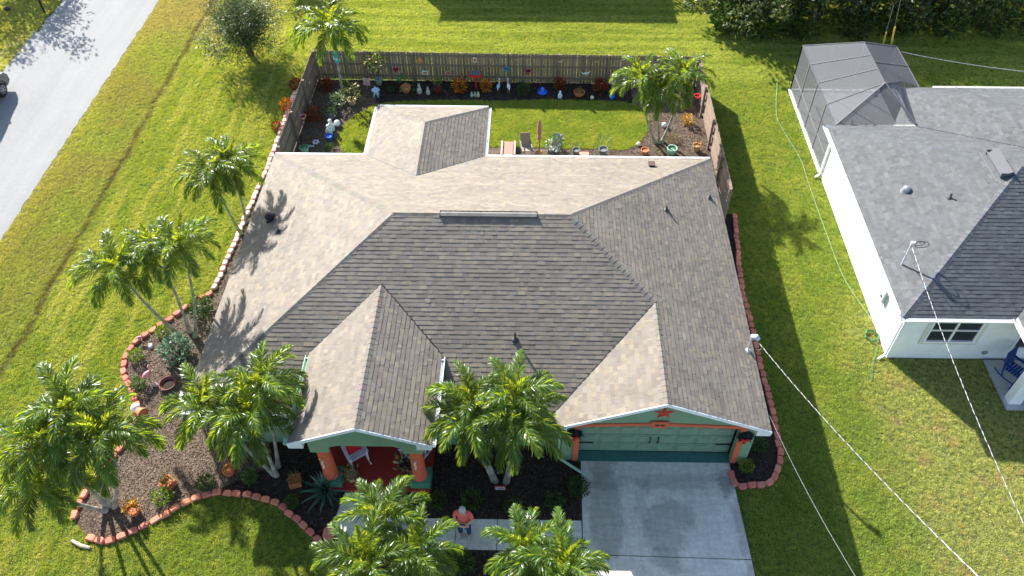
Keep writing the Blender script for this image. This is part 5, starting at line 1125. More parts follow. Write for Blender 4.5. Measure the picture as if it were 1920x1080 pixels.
# statues / figurines
def figurine(name, label, loc, s, c, ears=False, rz=0, cat='statue'):
    t = thing(name, label, cat, loc, rz); t.scale = (s,) * 3
    b = MB(); b.lathe((0, 0, 0), [(.14, 0), (.15, .05), (.11, .14), (.13, .26), (.09, .36), (.05, .42)], 12, c); b.build('body', M['plain'], t, smooth=True)
    b = MB(); b.ball((0, -.01, .5), .085, 9, c); b.build('head', M['plain'], t, smooth=True)
    for q in (-1, 1):
        b = MB(); b.tube([(.1 * q, 0, .32), (.14 * q, -.07, .2), (.06 * q, -.13, .2)], [.035, .03, .025], 6, c); b.build('arm', M['plain'], t, smooth=True)
        if ears: b = MB(); b.tube([(.03 * q, 0, .56), (.06 * q, 0, .72)], [.025, .01], 6, c); b.build('ear', M['plain'], t)
    return t
figurine('garden_statue', 'white kneeling statue above the blue pot in the left bed', (0.96, 4.36, 0), 1.0, (.75, .75, .78)); figurine('garden_statue', 'white statue standing behind the kneeling one, left bed', (1.0, 4.68, 0), 1.1, (.8, .8, .8))
figurine('rabbit_ornament', 'pale rabbit ornament, left of two on the rear mulch', (4.78, 7.66, 0), .8, (.5, .48, .45), True, cat='garden ornament'); figurine('rabbit_ornament', 'pale rabbit ornament, right of two on the rear mulch', (5.21, 7.58, 0), .65, (.5, .48, .47), True, cat='garden ornament')
for px_, lb, c in ((((7.37, 7.4, 0)), 'small blue figurine below the red box feeder', (.2, .5, .6)), ((7.53, 7.4, 0), 'small orange figurine between the blue and the green one', (.6, .35, .12)), ((7.68, 7.4, 0), 'small pale green figurine below the red box feeder', (.45, .6, .5))): figurine('garden_gnome', lb, px_, .5, c, cat='garden ornament')
figurine('garden_statue', 'white frog-like figure hanging by the rear fence near the palms', ((14.27, 8.0, 0)[0], 8.1, .35), .9, (.6, .6, .42))
figurine('garden_statue', 'white bird-like statue on the rear mulch', (11.68, 7.38, 0), .7, (.7, .75, .85))
# stone lantern
t = thing('garden_lantern', 'pale blue pagoda lantern on the rear mulch', 'lantern', (2.69, 7.36, 0)); cb = (.42, .55, .75)
b = MB()
for k in range(4): a = k * math.pi / 2 + .78; b.tube([(0, 0, .24), (.12 * math.cos(a), .12 * math.sin(a), .14), (.16 * math.cos(a), .16 * math.sin(a), 0)], [.06, .045, .03], 6, cb)
b.build('base', M['plain'], t); b = MB(); b.lathe((0, 0, .22), [(.09, 0), (.09, .14)], 6, cb); b.build('light_box', M['plain'], t); b = MB(); b.lathe((0, 0, .36), [(.22, 0), (.2, .03), (.06, .12), (.035, .15), (.04, .19), (.001, .23)], 6, cb); b.build('roof', M['plain'], t)
# pink sign on stake
t = thing('garden_sign', 'small pink sign on a stake beside the citrus tree', 'sign', (2.19, 7.88, 0), R(-8)); b = MB(); b.box((0, 0, .2), (.03, .02, .4), col=(.4, .3, .4)); b.build('stake', M['plain'], t); b = MB(); b.box((0, -.02, .48), (.34, .02, .42), col=(.62, .4, .42)); o = b.build('board', M['plain'], t)
b = MB()
for k in range(5): b.box((0, -.033, .62 - k * .07), (.22 - (k % 2) * .06, .003, .018), col=(.35, .2, .25))
b.build('writing', M['plain'], o)
# red box feeder
t = thing('box_feeder', 'red box feeder with grey tray on a post between two orange crotons', 'bird feeder', (7.54, 8.06, 0)); rc = (.5, .03, .025)
b = MB(); b.box((0, 0, .4), (.1, .1, .8), col=rc); b.build('post', M['plain'], t); b = MB(); b.box((0, 0, .85), (.62, .42, .12), col=rc); b.build('tray', M['plain'], t); b = MB(); b.box((0, 0, .93), (.54, .34, .02), col=(.12, .11, .12)); b.build('grille', M['plain'], t)
for q in range(4): b = MB(); b.box((-.2 + q * .13, 0, .95), (.02, .34, .012), col=(.2, .19, .2)); b.build('slat', M['plain'], t)
# blue cone ornament
b = MB(); b.lathe((0, 0, 0), [(.24, .03), (.24, .07), (.15, .12), (.12, .22), (.06, .32), (.001, .36)], 18, (.01, .12, .75)); o = b.build('bird_bath', M['gloss'], smooth=False, loc=(10.82, 7.76, 0)); tag(o, 'bright blue cone-shaped ornament on the rear mulch', 'garden ornament')
# blue flowers shapes: white flower ornament left
b = MB()
for k in range(6): a = k * 1.05; b.ball((.11 * math.cos(a), .11 * math.sin(a), .12), .055, 6, (.6, .55, .75))
for k in range(3): b.ball((-.25 + .08 * k, -.2, .05), .04, 6, (.6, .6, .8))
o = b.build('flower_ornament', M['plain'], loc=(0.48, 3.66, 0)); tag(o, 'white and lilac flower ornament near the green planter', 'garden ornament')
# things hung on the rear fence (fence face at y = 8.68)
FY = 8.5
def hung(name, label, cat, xz, mk, y=FY):
    t = thing(name, label, cat, (xz[0], y, xz[1])); mk(t); return t
def mk_sun(t):
    b = MB(); b.lathe((0, 0, 0), [(.001, -.1), (.08, -.06), (.1, 0), (.08, .06), (.001, .1)], 12, (.7, .28, .08), sy=.25); b.build('face', M['plain'], t)
    for k in range(10):
        a = k * math.pi / 5; q = MB(); q.slab_y([(.1 * math.cos(a - .2), .1 * math.sin(a - .2)), (.1 * math.cos(a + .2), .1 * math.sin(a + .2)), (.22 * math.cos(a), .22 * math.sin(a))], -.015, -.003, (.65, .2, .05)); o = q.build('ray', M['plain'], t)
def mk_plate(c1, c2):
    def f(t):
        b = MB(); b.slab_y([(-.17, -.1), (.15, -.13), (.17, .1), (-.15, .12)], -.02, 0, c1); o = b.build('plate', M['plain'], t); fix_normals(o.data); b = MB(); b.slab_y([(-.1, -.06), (.11, -.06), (.09, .06), (-.08, .05)], -.026, -.021, c2); o = b.build('motif', M['plain'], t); fix_normals(o.data)
    return f
def mk_pot(c, r=.13):
    def f(t):
        b = MB(); b.lathe((0, -.14, -.1), [(r * .6, 0), (r, .14), (r * 1.1, .17), (r * .95, .17), (r * .85, .1)], 14, c); b.build('pot', M['gloss'], t); b = MB(); b.tube([(0, -.02, .35), (0, -.14, .06)], .006, 4, (.5, .5, .5)); b.build('hook', M['plain'], t)
        b = MB(); b.lathe((0, -.14, .0), [(r * .86, 0), (.001, .01)], 12); b.build('soil', M['soil'], t)
    return f
def mk_bird(c):
    def f(t):
        b = MB(); b.ball((0, -.03, 0), .06, 8, c, sx=1.6, sy=.4, sz=.8); b.build('body', M['plain'], t, smooth=True); b = MB(); b.slab_y([(-.02, 0), (.16, .12), (.06, -.02)], -.05, -.04, c); o = b.build('wing', M['plain'], t); fix_normals(o.data); b = MB(); b.slab_y([(-.04, 0), (-.17, .09), (-.1, -.02)], -.05, -.04, c); o = b.build('tail', M['plain'], t); fix_normals(o.data)
    return f
hung('sun_ornament', 'orange sun face hung on the rear fence', 'fence ornament', (4.81, 1.33), mk_sun)
hung('fence_plaque', 'white plaque with an orange motif on the rear fence under the sun', 'fence ornament', (5.01, 0.62), mk_plate((.7, .68, .66), (.55, .15, .04)))
hung('hanging_pot', 'crimson pot hung on the rear fence near the citrus tree', 'hanging pot', (3.61, 0.85), mk_pot((.6, .05, .12), .15))
hung('hanging_pot', 'turquoise pot hung on the rear fence above the flamingos', 'hanging pot', (9.05, 0.95), mk_pot((.02, .35, .6), .12))
hung('hanging_pot', 'dusky red bowl hung on the rear fence right of the turquoise pot', 'hanging pot', (10.1, 0.83), mk_pot((.4, .1, .1), .15))
hung('bird_ornament', 'white and brown bird ornament on the rear fence above the dark croton', 'fence ornament', (11.68, 1.35), mk_bird((.5, .42, .38)))
hung('bird_ornament', 'small brown bird ornament on the rear fence above the red bowl', 'fence ornament', (9.58, 1.42), mk_bird((.4, .25, .2)))
hung('bird_ornament', 'faint curved bird ornament near the right end of the rear fence', 'fence ornament', (13.45, 1.37), mk_bird((.38, .26, .2)))
hung('dolphin_ornament', 'white leaping dolphin ornament on the rear fence', 'fence ornament', (12.94, 0.68), mk_bird((.7, .72, .74))).scale = (1.5, 1.5, 1.5)
hung('fence_ornament', 'red and white hanging figure on the rear fence above the box feeder', 'fence ornament', (7.5, 1.39), mk_plate((.6, .55, .5), (.5, .06, .04))).scale = (.6, 1, 1.2)
hung('fence_plaque', 'orange round ornament on the rear fence left of the orange croton', 'fence ornament', (5.14, 0.62), mk_plate((.5, .3, .25), (.4, .12, .06))).location.x += 1.0
def hung_x(name, label, cat, x, y, z, mk, s): t = thing(name, label, cat, (x, y, z), s); mk(t)
hung_x('hanging_pot', 'pink pot hung on the left fence above the red croton', 'hanging pot', -.3, 4.55, .85, mk_pot((.75, .25, .3), .14), R(90))
hung_x('bird_ornament', 'cream bird ornament high on the left fence', 'fence ornament', -.33, 6.9, 1.1, mk_bird((.5, .46, .36)), R(90))
hung_x('lizard_ornament', 'orange lizard ornament on the left fence', 'fence ornament', -.33, 5.3, 1.0, mk_bird((.5, .22, .08)), R(90))
hung_x('lizard_ornament', 'orange lizard ornament on the left fence nearest the house', 'fence ornament', -.33, 3.9, 1.0, mk_bird((.5, .2, .08)), R(90))
hung_x('hanging_pot', 'red pot hung on the right fence beside the palms', 'hanging pot', 18.28, 6.5, .8, mk_pot((.7, .05, .04), .15), R(-90))
# butterflies on the palm trunk
pt = Vector((1.07, 7.33, 0)); pc = Vector((1.13, 7.32, 3.95))
for i, (f_, c, a) in enumerate(((.52, (.05, .3, .3), .5), (.56, (.3, .6, .7), -.7), (.6, (.04, .28, .27), .8), (.64, (.05, .32, .3), -.4))):
    p = pt.lerp(pc, f_ + .04); p.z = 3.95 * f_; t = thing('butterfly_ornament', ['lowest teal butterfly on the tall palm trunk', 'pale blue butterfly on the tall palm trunk', 'upper dark teal butterfly on the right of the tall palm trunk', 'topmost teal butterfly on the tall palm trunk'][i], 'ornament', (p.x + .08 * (1 if a > 0 else -1), p.y - .1, p.z), a)
    for q in (-1, 1): b = MB(); b.slab_y([(0, 0), (q * .14, .12), (q * .16, .02), (q * .1, -.1), (0, -.02)], -.006, .006, c); o = b.build('wing', M['plain'], t); fix_normals(o.data); o.rotation_euler = (0, 0, q * .35)
# back wall strip: ramp, chairs, umbrella
t = thing('garden_bench', 'pink garden step ramp with white side rails behind the house', 'ramp', (9.28, 3.28, 0)); b = MB(); b.box((0, 0, .16), (.42, .95, .05), col=(.5, .2, .15)); b.build('board', M['plain'], t)
for q in (-1, 1): b = MB(); b.box((q * .29, 0, .2), (.09, .95, .1), col=(.4, .32, .28)); b.build('side_rail', M['plain'], t)
t1 = lounge('patio_chair', 'tan striped reclining chair behind the house, next to the pink ramp', (10.1, 3.18, 0), R(8), M['tan'], M['frame'], .56); t2 = lounge('patio_chair', 'grey reclining chair behind the house beside the white flowers', (11.38, 3.17, 0), R(-22), mat('taupe_sling', (.33, .3, .28), .8, noise_s=8, noise_a=.1), M['frame'], .52)
for tt in (t1, t2): tt.scale = (.82, .82, .8)
ux = (10.68, 3.16, 0); t = thing('closed_umbrella', 'furled pink garden parasol behind the house', 'parasol', ux); b = MB(); b.tube([(0, 0, 0), (0, 0, 1.9)], .02, 6, (.1, .08, .08)); b.build('pole', M['plain'], t)
b = MB(); b.lathe((0, 0, .85), [(.06, 0), (.1, .02), (.09, .12), (.06, .2), (.1, .4), (.085, .75), (.04, 1.0), (.001, 1.08)], 12, (.5, .2, .2)); o = b.build('canopy', M['plain'], t)
b = MB(); b.lathe((0, 0, 1.03), [(.075, 0), (.075, .05)], 10, (.5, .2, .25)); b.build('strap', M['plain'], t)
b = MB(); b.box((0, 0, .02), (.5, .32, .04), col=(.5, .24, .18)); o = b.build('stepping_stone', M['plain'], loc=(12.68, 3.11, 0)); tag(o, 'flat reddish stone beside the grey pots behind the house', 'stepping stone')
b = MB(); b.box((12.4, .8, .06), (8.0, .1, .12), col=(.16, .06, .05)); b.box((17, .82, .06), (1.0, .1, .12), col=(.16, .06, .05)); o = b.build('timber_edging', M['plain']); tag(o, 'dark red timber edging along the back wall strip', 'garden edging')
b = MB(); b.box((0, 0, .03), (.5, .5, .06), col=(.35, .45, .5)); o = b.build('paving_slab', M['plain'], loc=(14.15, .95, 0)); tag(o, 'pale blue-grey slab at the back wall near the terracotta pot', 'paving slab')

# porch furniture
def rocker(label, loc, rz, c, cushion=False):
    m = mat('rocker_paint_' + str(int(c[2] * 100)), c, .45); t = thing('rocking_chair', label, 'rocking chair', loc, rz)
    for s in (-1, 1):
        x = s * .27
        b = MB(); b.tube([(x, -.45, .1), (x, -.25, .04), (x, 0, .02), (x, .3, .05), (x, .52, .15)], .022, 5); b.build('rocker', m, t)
        b = MB(); b.beam((x, -.24, .04), (x, -.26, .62), .045, .045); b.build('front_leg', m, t)
        b = MB(); b.beam((x, .2, .03), (x, .42, 1.1), .045, .045); b.build('back_post', m, t)
        b = MB(); b.beam((x * 1.06, -.3, .63), (x * 1.06, .32, .62), .09, .03); b.build('armrest', m, t)
    for k in range(5): b = MB(); b.beam((-.27, -.2 + k * .1, .42 - k * .008), (.27, -.2 + k * .1, .42 - k * .008), .08, .02); b.build('seat_slat', m, t)
    for k in range(6): x = -.2 + k * .08; b = MB(); b.beam((x, .26, .42), (x, .41, 1.06), .05, .018); b.build('back_slat', m, t)
    b = MB(); b.beam((-.27, .42, 1.08), (.27, .42, 1.08), .03, .1); b.build('top_rail', m, t)
    if cushion: b = MB(); b.box((0, .12, .62), (.42, .14, .4), M=Matrix.Rotation(R(-14), 3, 'X'), col=(.5, .01, .015)); b.build('cushion', M['plain'], t)
    return t
rocker('white rocking chair with red cushion on the left of the porch', (4.98, -12.0, .12), R(35), (.72, .74, .8), True)
rocker('white rocking chair on the right of the porch, partly behind the column', (6.78, -11.95, .12), R(-35), (.72, .74, .79))
rocker('dark blue rocking chair on the neighbour porch at the right edge', (27.05, -8.55, .1), R(35), (.012, .05, .2))
t = thing('ottoman', 'dark blue footstool in front of the blue rocking chair', 'footstool', (26.95, -9.2, .1)); mb_ = mat('navy_paint', (.012, .05, .2), .45); b = MB(); b.box((0, 0, .3), (.42, .34, .04)); b.build('top', mb_, t)
for sx in (-1, 1):
    for sy in (-1, 1): b = MB(); b.box((sx * .17, sy * .13, .14), (.04, .04, .28)); b.build('leg', mb_, t)
b = MB(); b.box((0, 0, 0), (.95, .6, .012), col=(.16, .2, .22)); mat_o = b.build('door_mat', M['plain'], loc=(5.95, -11.2, .128)); tag(mat_o, 'grey patterned mat on the red porch floor', 'mat')
for k in range(7): b = MB(); b.box((-.4 + k * .13, 0, .008), (.03, .54, .004), col=(.35, .42, .42)); b.build('stripe', M['plain'], mat_o)
for x, lb in ((4.3, 'shell wind chime on the left porch column'), (7.05, 'shell wind chime on the right porch column')):
    t = thing('wind_chime', lb, 'wind chime', (x, -12.915, 1.75)); b = MB(); b.tube([(.06 * math.cos(a), 0, .06 * math.sin(a)) for a in np.linspace(0, 6.28, 13)], .012, 5, (.4, .32, .22)); b.build('ring', M['plain'], t)
    for k in range(4): b = MB(); b.ball((.01 * (-1) ** k, 0, -.12 - k * .11), .035, 7, (.75, .7, .6)); b.build('shell', M['plain'], t)
# wreaths
for xz, lb in (((11.8, 1.72), 'dark wreath with red bow left of the garage door'), ((16.99, 1.7), 'dark wreath with red bow right of the garage door')):
    t = thing('wreath', lb, 'wreath', (xz[0], -11.9, xz[1])); mb = MB(); r_ = random.Random(3)
    for i in range(420):
        a = r_.uniform(0, 6.28); rr = .17 + r_.uniform(-.07, .07); p = Vector((rr * math.cos(a), -.03 + r_.uniform(-.05, .03), rr * math.sin(a))); leafbox(mb, p, rnd_dir(r_), rnd_dir(r_), .1, .03, r_.choice(((.015, .03, .04), (.03, .04, .06), (.01, .02, .02))))
    mb.build('leaves', M['leaf'], t); b = MB(); b.tube([(.17 * math.cos(a), -.02, .17 * math.sin(a)) for a in np.linspace(0, 6.28, 19)], .05, 6, (.01, .015, .02)); b.build('ring', M['plain'], t)
    b = MB(); b.ball((0, -.1, -.12), .04, 6, (.6, .02, .03)); b.ball((-.07, -.1, -.08), .05, 6, (.55, .02, .03), sx=1.3); b.ball((.07, -.1, -.08), .05, 6, (.55, .02, .03), sx=1.3); b.slab_y([(-.02, -.12), (-.08, -.3), (-.01, -.28), (.03, -.32), (.03, -.12)], -.12, -.1, (.6, .02, .03)); b.build('bow', M['plain'], t)
b = MB(); b.box((12.7, -12.3, 2.0), (.001, .001, .001))
# number sign by the palm clump
t = thing('address_sign', 'small white and red sign on the mulch below the central palms', 'sign', (9.55, -12.9, 0)); b = MB(); b.box((0, 0, .12), (.36, .03, .26), col=(.4, .03, .03)); b.build('frame', M['plain'], t); b = MB(); b.box((0, -.02, .13), (.3, .012, .17), col=(.62, .6, .6)); o = b.build('board', M['plain'], t)
b = MB()
for k in range(3): b.tube([(-.07 + k * .07 + .025 * math.cos(a), -.03, .13 + .04 * math.sin(a)) for a in np.linspace(0, 6.28, 9)], .006, 4, (.1, .15, .3))
b.build('numerals', M['plain'], o)
# loose stone slabs, log and hose bits
b = MB(); b.tube([(0, 0, .05), (.35, -.15, .06), (.62, -.2, .05)], [.05, .055, .045], 7); o = b.build('log', mat('grey_log', (.4, .34, .27), .9, noise_s=8, noise_a=.2), loc=(-3.05, -14.71, 0)); tag(o, 'short weathered log outside the bottom left edging', 'log')
b = MB(); b.lathe((0, 0, 0), [(.26, 0), (.26, .06), (.2, .08)], 7, (1, .95, .95), sx=.75); o = b.build('stone_slab', M['block'], loc=(4.5, -14.35, 0)); tag(o, 'large red stone lying on the mulch inside the curved edging', 'stone')
b = MB(); b.lathe((0, 0, 0), [(.09, .0), (.09, .05), (.06, .06)], 14, (.5, .5, .48)); b.lathe((0, 0, .055), [(.05, .0), (.03, .03)], 10, (.1, .1, .1)); o = b.build('sprinkler_head', M['plain'], loc=(4.55, -15.14, 0)); tag(o, 'round sprinkler head on the lawn by the end of the edging', 'sprinkler')

# ------------------------------------------------------------------ hose, cables
gh = mat('pale_green_hose', (.33, .5, .33), .4)
hp = [(22.61, 9.04, 0), (21.98, 6.2, 0), (22.06, 4.79, 0), (22.38, 2.91, 0), (22.37, 1.32, 0), (22.39, -1.43, 0), (22.47, -4.02, 0), (22.88, -5.83, 0), (23.09, -6.69, 0)]
hpts = [Vector((p.x, p.y, .075)) for p in smooth_path([(q[0], q[1]) for q in hp], .25)]
b = MB(); b.tube(hpts, .006, 6); o = b.build('garden_hose', gh); tag(o, 'thin pale green hose snaking down the lawn between the houses', 'hose')
b = MB(); c0 = Vector((22.75, -6.86, 0)); pts = [(c0.x + (.24 + .03 * math.sin(k * 1.7)) * math.cos(k * .42), c0.y + (.24 + .03 * math.sin(k * 1.3)) * math.sin(k * .42), .05 + k * .001) for k in range(70)]
b.tube(pts + [tuple(Vector((22.85, -7.28, 0)) + Vector((0, 0, .05))), tuple(Vector((22.4, -8.2, 0)) + Vector((0, 0, .04))), tuple(Vector((22.22, -8.75, 0)) + Vector((0, 0, .04)))], .009, 6); o = b.build('hose_coil', mat('green_hose', (.04, .22, .08), .4)); tag(o, 'coiled green hose on the grass at the corner of the white house', 'hose')
def cable(name, label, a, b_, sag, r, m, wrap=True):
    a, b_ = Vector(a), Vector(b_); n = 60; pts = [a.lerp(b_, k / n) - Vector((0, 0, sag * 4 * (k / n) * (1 - k / n))) for k in range(n + 1)]
    t = thing(name, label, 'cable', a); o = MB(); o.tube([p - a for p in pts], r, 6); o.build('bare_wire', m, t)
    if wrap:
        for q in range(2):
            w_ = MB(); m_ = 420; ps = []
            for k in range(m_ + 1):
                u_ = k / m_; p = a.lerp(b_, u_) - Vector((0, 0, sag * 4 * u_ * (1 - u_))) - a; th = u_ * 2 * math.pi * 26 + q * math.pi; ps.append(p + Vector((math.cos(th) * r * 1.3, math.sin(th) * r * 1.0, math.sin(th) * r * 1.3)))
            w_.tube(ps, r * .7, 4); w_.build('insulated_wire', M['black'] if q else m, t)
    return t
cable('service_cable', 'bright twisted cable from the right roof mast of the green house to the bottom right', (17.5, -9.52, 3.25), (19.55, -18.59, 7.5), .25, .006, M['cable'])
cable('service_cable', 'bright twisted cable from the white house mast to the right edge', (23.25, -5.9, 3.8), (20.89, -18.31, 7.2), .3, .006, M['cable'])
cable('service_cable', 'thin cable dropping from the right eave to the bottom edge', (17.62, -11.6, 2.42), (17.42, -18.26, 6.5), .2, .003, M['cable'], False)
cable('service_cable', 'pale cable from behind the screen enclosure to the top right edge', (27.05, 6.78, 3.2), (32.18, 3.64, 4.2), .12, .010, M['cable'], False)
# guy wires with yellow markers
for i, (a, b_, lb) in enumerate((((28.41, 10.56, 1.2), (27.04, 8.36, 4.5), 'brighter yellow guy-wire marker behind the screen enclosure'), ((28.0, 10.56, 1.2), (27.52, 9.8, 3), 'left-hand thinner yellow guy-wire marker behind the screen enclosure'))):
    t = thing('guy_wire', lb, 'guy wire', a); A = Vector(a); Bv = Vector(b_); b = MB(); b.tube([(0, 0, -.2), tuple((Bv - A) * 1.6)], .012, 5); b.build('wire', M['lead'], t); b = MB(); b.tube([(0, 0, 0), tuple((Bv - A) * .5)], .04 if i == 0 else .028, 8, (.75, .5, .02)); b.build('marker_sleeve', M['plain'], t)

# ------------------------------------------------------------------ car at the left edge, heading up the street
def car(label, loc, rz, paint, name='parked_car'):
    t = thing(name, label, 'car', loc, rz)      # length along local +y (front at +y), centre at origin
    prof = [(-2.2, .35), (-2.25, .75), (-2.1, 1.0), (-1.95, 1.45), (-1.4, 1.66), (.2, 1.64), (.75, 1.45), (1.35, 1.08), (2.05, .92), (2.24, .7), (2.25, .38), (2.0, .26), (-2.0, .26)]
    b = MB(); n = len(prof); vs = []; rows = [(-.9, .92), (-.82, 1.0), (.82, 1.0), (.9, .92)]
    for x, k in rows:
        for y, z in prof:
            xx = x * (1 if z < 1.05 else 1 - (z - 1.05) * .32); vs.append((xx, y * (1 if abs(x) < .85 else .985), .3 + (z - .3) * (1 if abs(x) < .85 else .985)))
    fs = [tuple(range(n)), tuple(range(4 * n - 1, 3 * n - 1, -1))]
    for r_ in range(3):
        for i in range(n): a = r_ * n + i; c = r_ * n + (i + 1) % n; fs.append((a, a + n, c + n, c))
    b.add(vs, fs); o = b.build('body', paint, t); fix_normals(o.data)
    for s in (-1, 1):
        b = MB(); y_ = [(-1.8, 1.08), (-1.6, 1.5), (.15, 1.52), (.72, 1.36), (1.15, 1.1)]; b.add([(s * (.908 * (1 if z < 1.05 else 1 - (z - 1.05) * .32) + .0), y, z) for y, z in y_] + [(s * (.88 * (1 if z < 1.05 else 1 - (z - 1.05) * .32)), y, z) for y, z in y_], [(0, 1, 2, 3, 4), (9, 8, 7, 6, 5)] + [(i, i + 5, (i + 1) % 5 + 5, (i + 1) % 5) for i in range(5)]); o = b.build('side_window', M['glass'], t); fix_normals(o.data)
        b = MB(); b.ball((s * 1.0, .8, 1.08), .1, 8, sx=.9, sy=.5, sz=.8); b.build('mirror', paint, t, smooth=True)
        b = MB(); b.ball((s * .68, 2.14, .76), .13, 8, sx=1.4, sy=.7, sz=.6); b.build('headlight', M['lead'], t, smooth=True)
    b = MB(); b.beam((0, .3, 1.66), (0, 1.3, 1.13), 1.35, .03); b.build('windscreen', M['glass'], t); b = MB(); b.beam((0, -1.55, 1.64), (0, -2.08, 1.1), 1.35, .03); b.build('rear_window', M['glass'], t)
    for s in (-1, 1):
        for y in (-1.38, 1.4):
            b = MB(); b.lathe((0, 0, 0), [(.2, -.1), (.33, -.1), (.345, -.06), (.345, .06), (.33, .1), (.2, .1)], 24); w_ = b.build('wheel', mat('tyre', (.02, .02, .02), .8) if 'tyre' not in M else M['tyre'], t); w_.rotation_euler = (0, R(90), 0); w_.location = (s * .84, y, .345)
            b = MB(); b.lathe((0, 0, s * .085), [(.225, -.02), (.225, .03), (.2, .03), (.2, 0)], 20)
            for k in range(7): a = k * 2 * math.pi / 7; b.beam((.03 * math.cos(a), .03 * math.sin(a), s * .1), (.21 * math.cos(a), .21 * math.sin(a), s * .1), .045, .02)
            b.lathe((0, 0, s * .1), [(.05, -.015), (.05, .02)], 10); b.build('rim', M['lead'], w_)
            b = MB(); b.tube([(s * .905, y + .42 * math.cos(a), .345 + .42 * math.sin(a)) for a in np.linspace(.05, 3.09, 12)], .03, 5); b.build('wheel_arch', M['black'], t)
    return t
M['tyre'] = mat('tyre', (.02, .02, .02), .8)
car('grey car cut by the left edge, parked along the street', (-16.38, 5.7, .004), 0, mat('grey_car_paint', (.07, .072, .068), .25, .5, metal=.5, coat=1))
car('white car on the driveway at the bottom edge, only its roof showing', (13.0, -18.2, .035), 0, mat('white_car_paint', (.8, .8, .76), .3, .5, coat=1))
# mailbox across the street
t = thing('mailbox', 'black mailbox on a post across the street, top left', 'mailbox', (-16.94, 14.77, 0)); b = MB(); b.box((0, 0, .55), (.08, .08, 1.1)); b.build('post', M['black'], t); b = MB(); b.slab_y([(-.11, 0), (.11, 0), (.11, .12), (.07, .2), (-.07, .2), (-.11, .12)], -.25, .25); o = b.build('box', M['black'], t); fix_normals(o.data); o.location = (0, 0, 1.1); o.rotation_euler = (0, 0, R(80))
b = MB(); b.ball((0, 0, .1), .13, 8, (.04, .04, .045), sx=1.3); o = b.build('stone', M['plain'], loc=(-19.12, 15.01, 0)); tag(o, 'dark stone on the shaded verge across the street', 'stone')

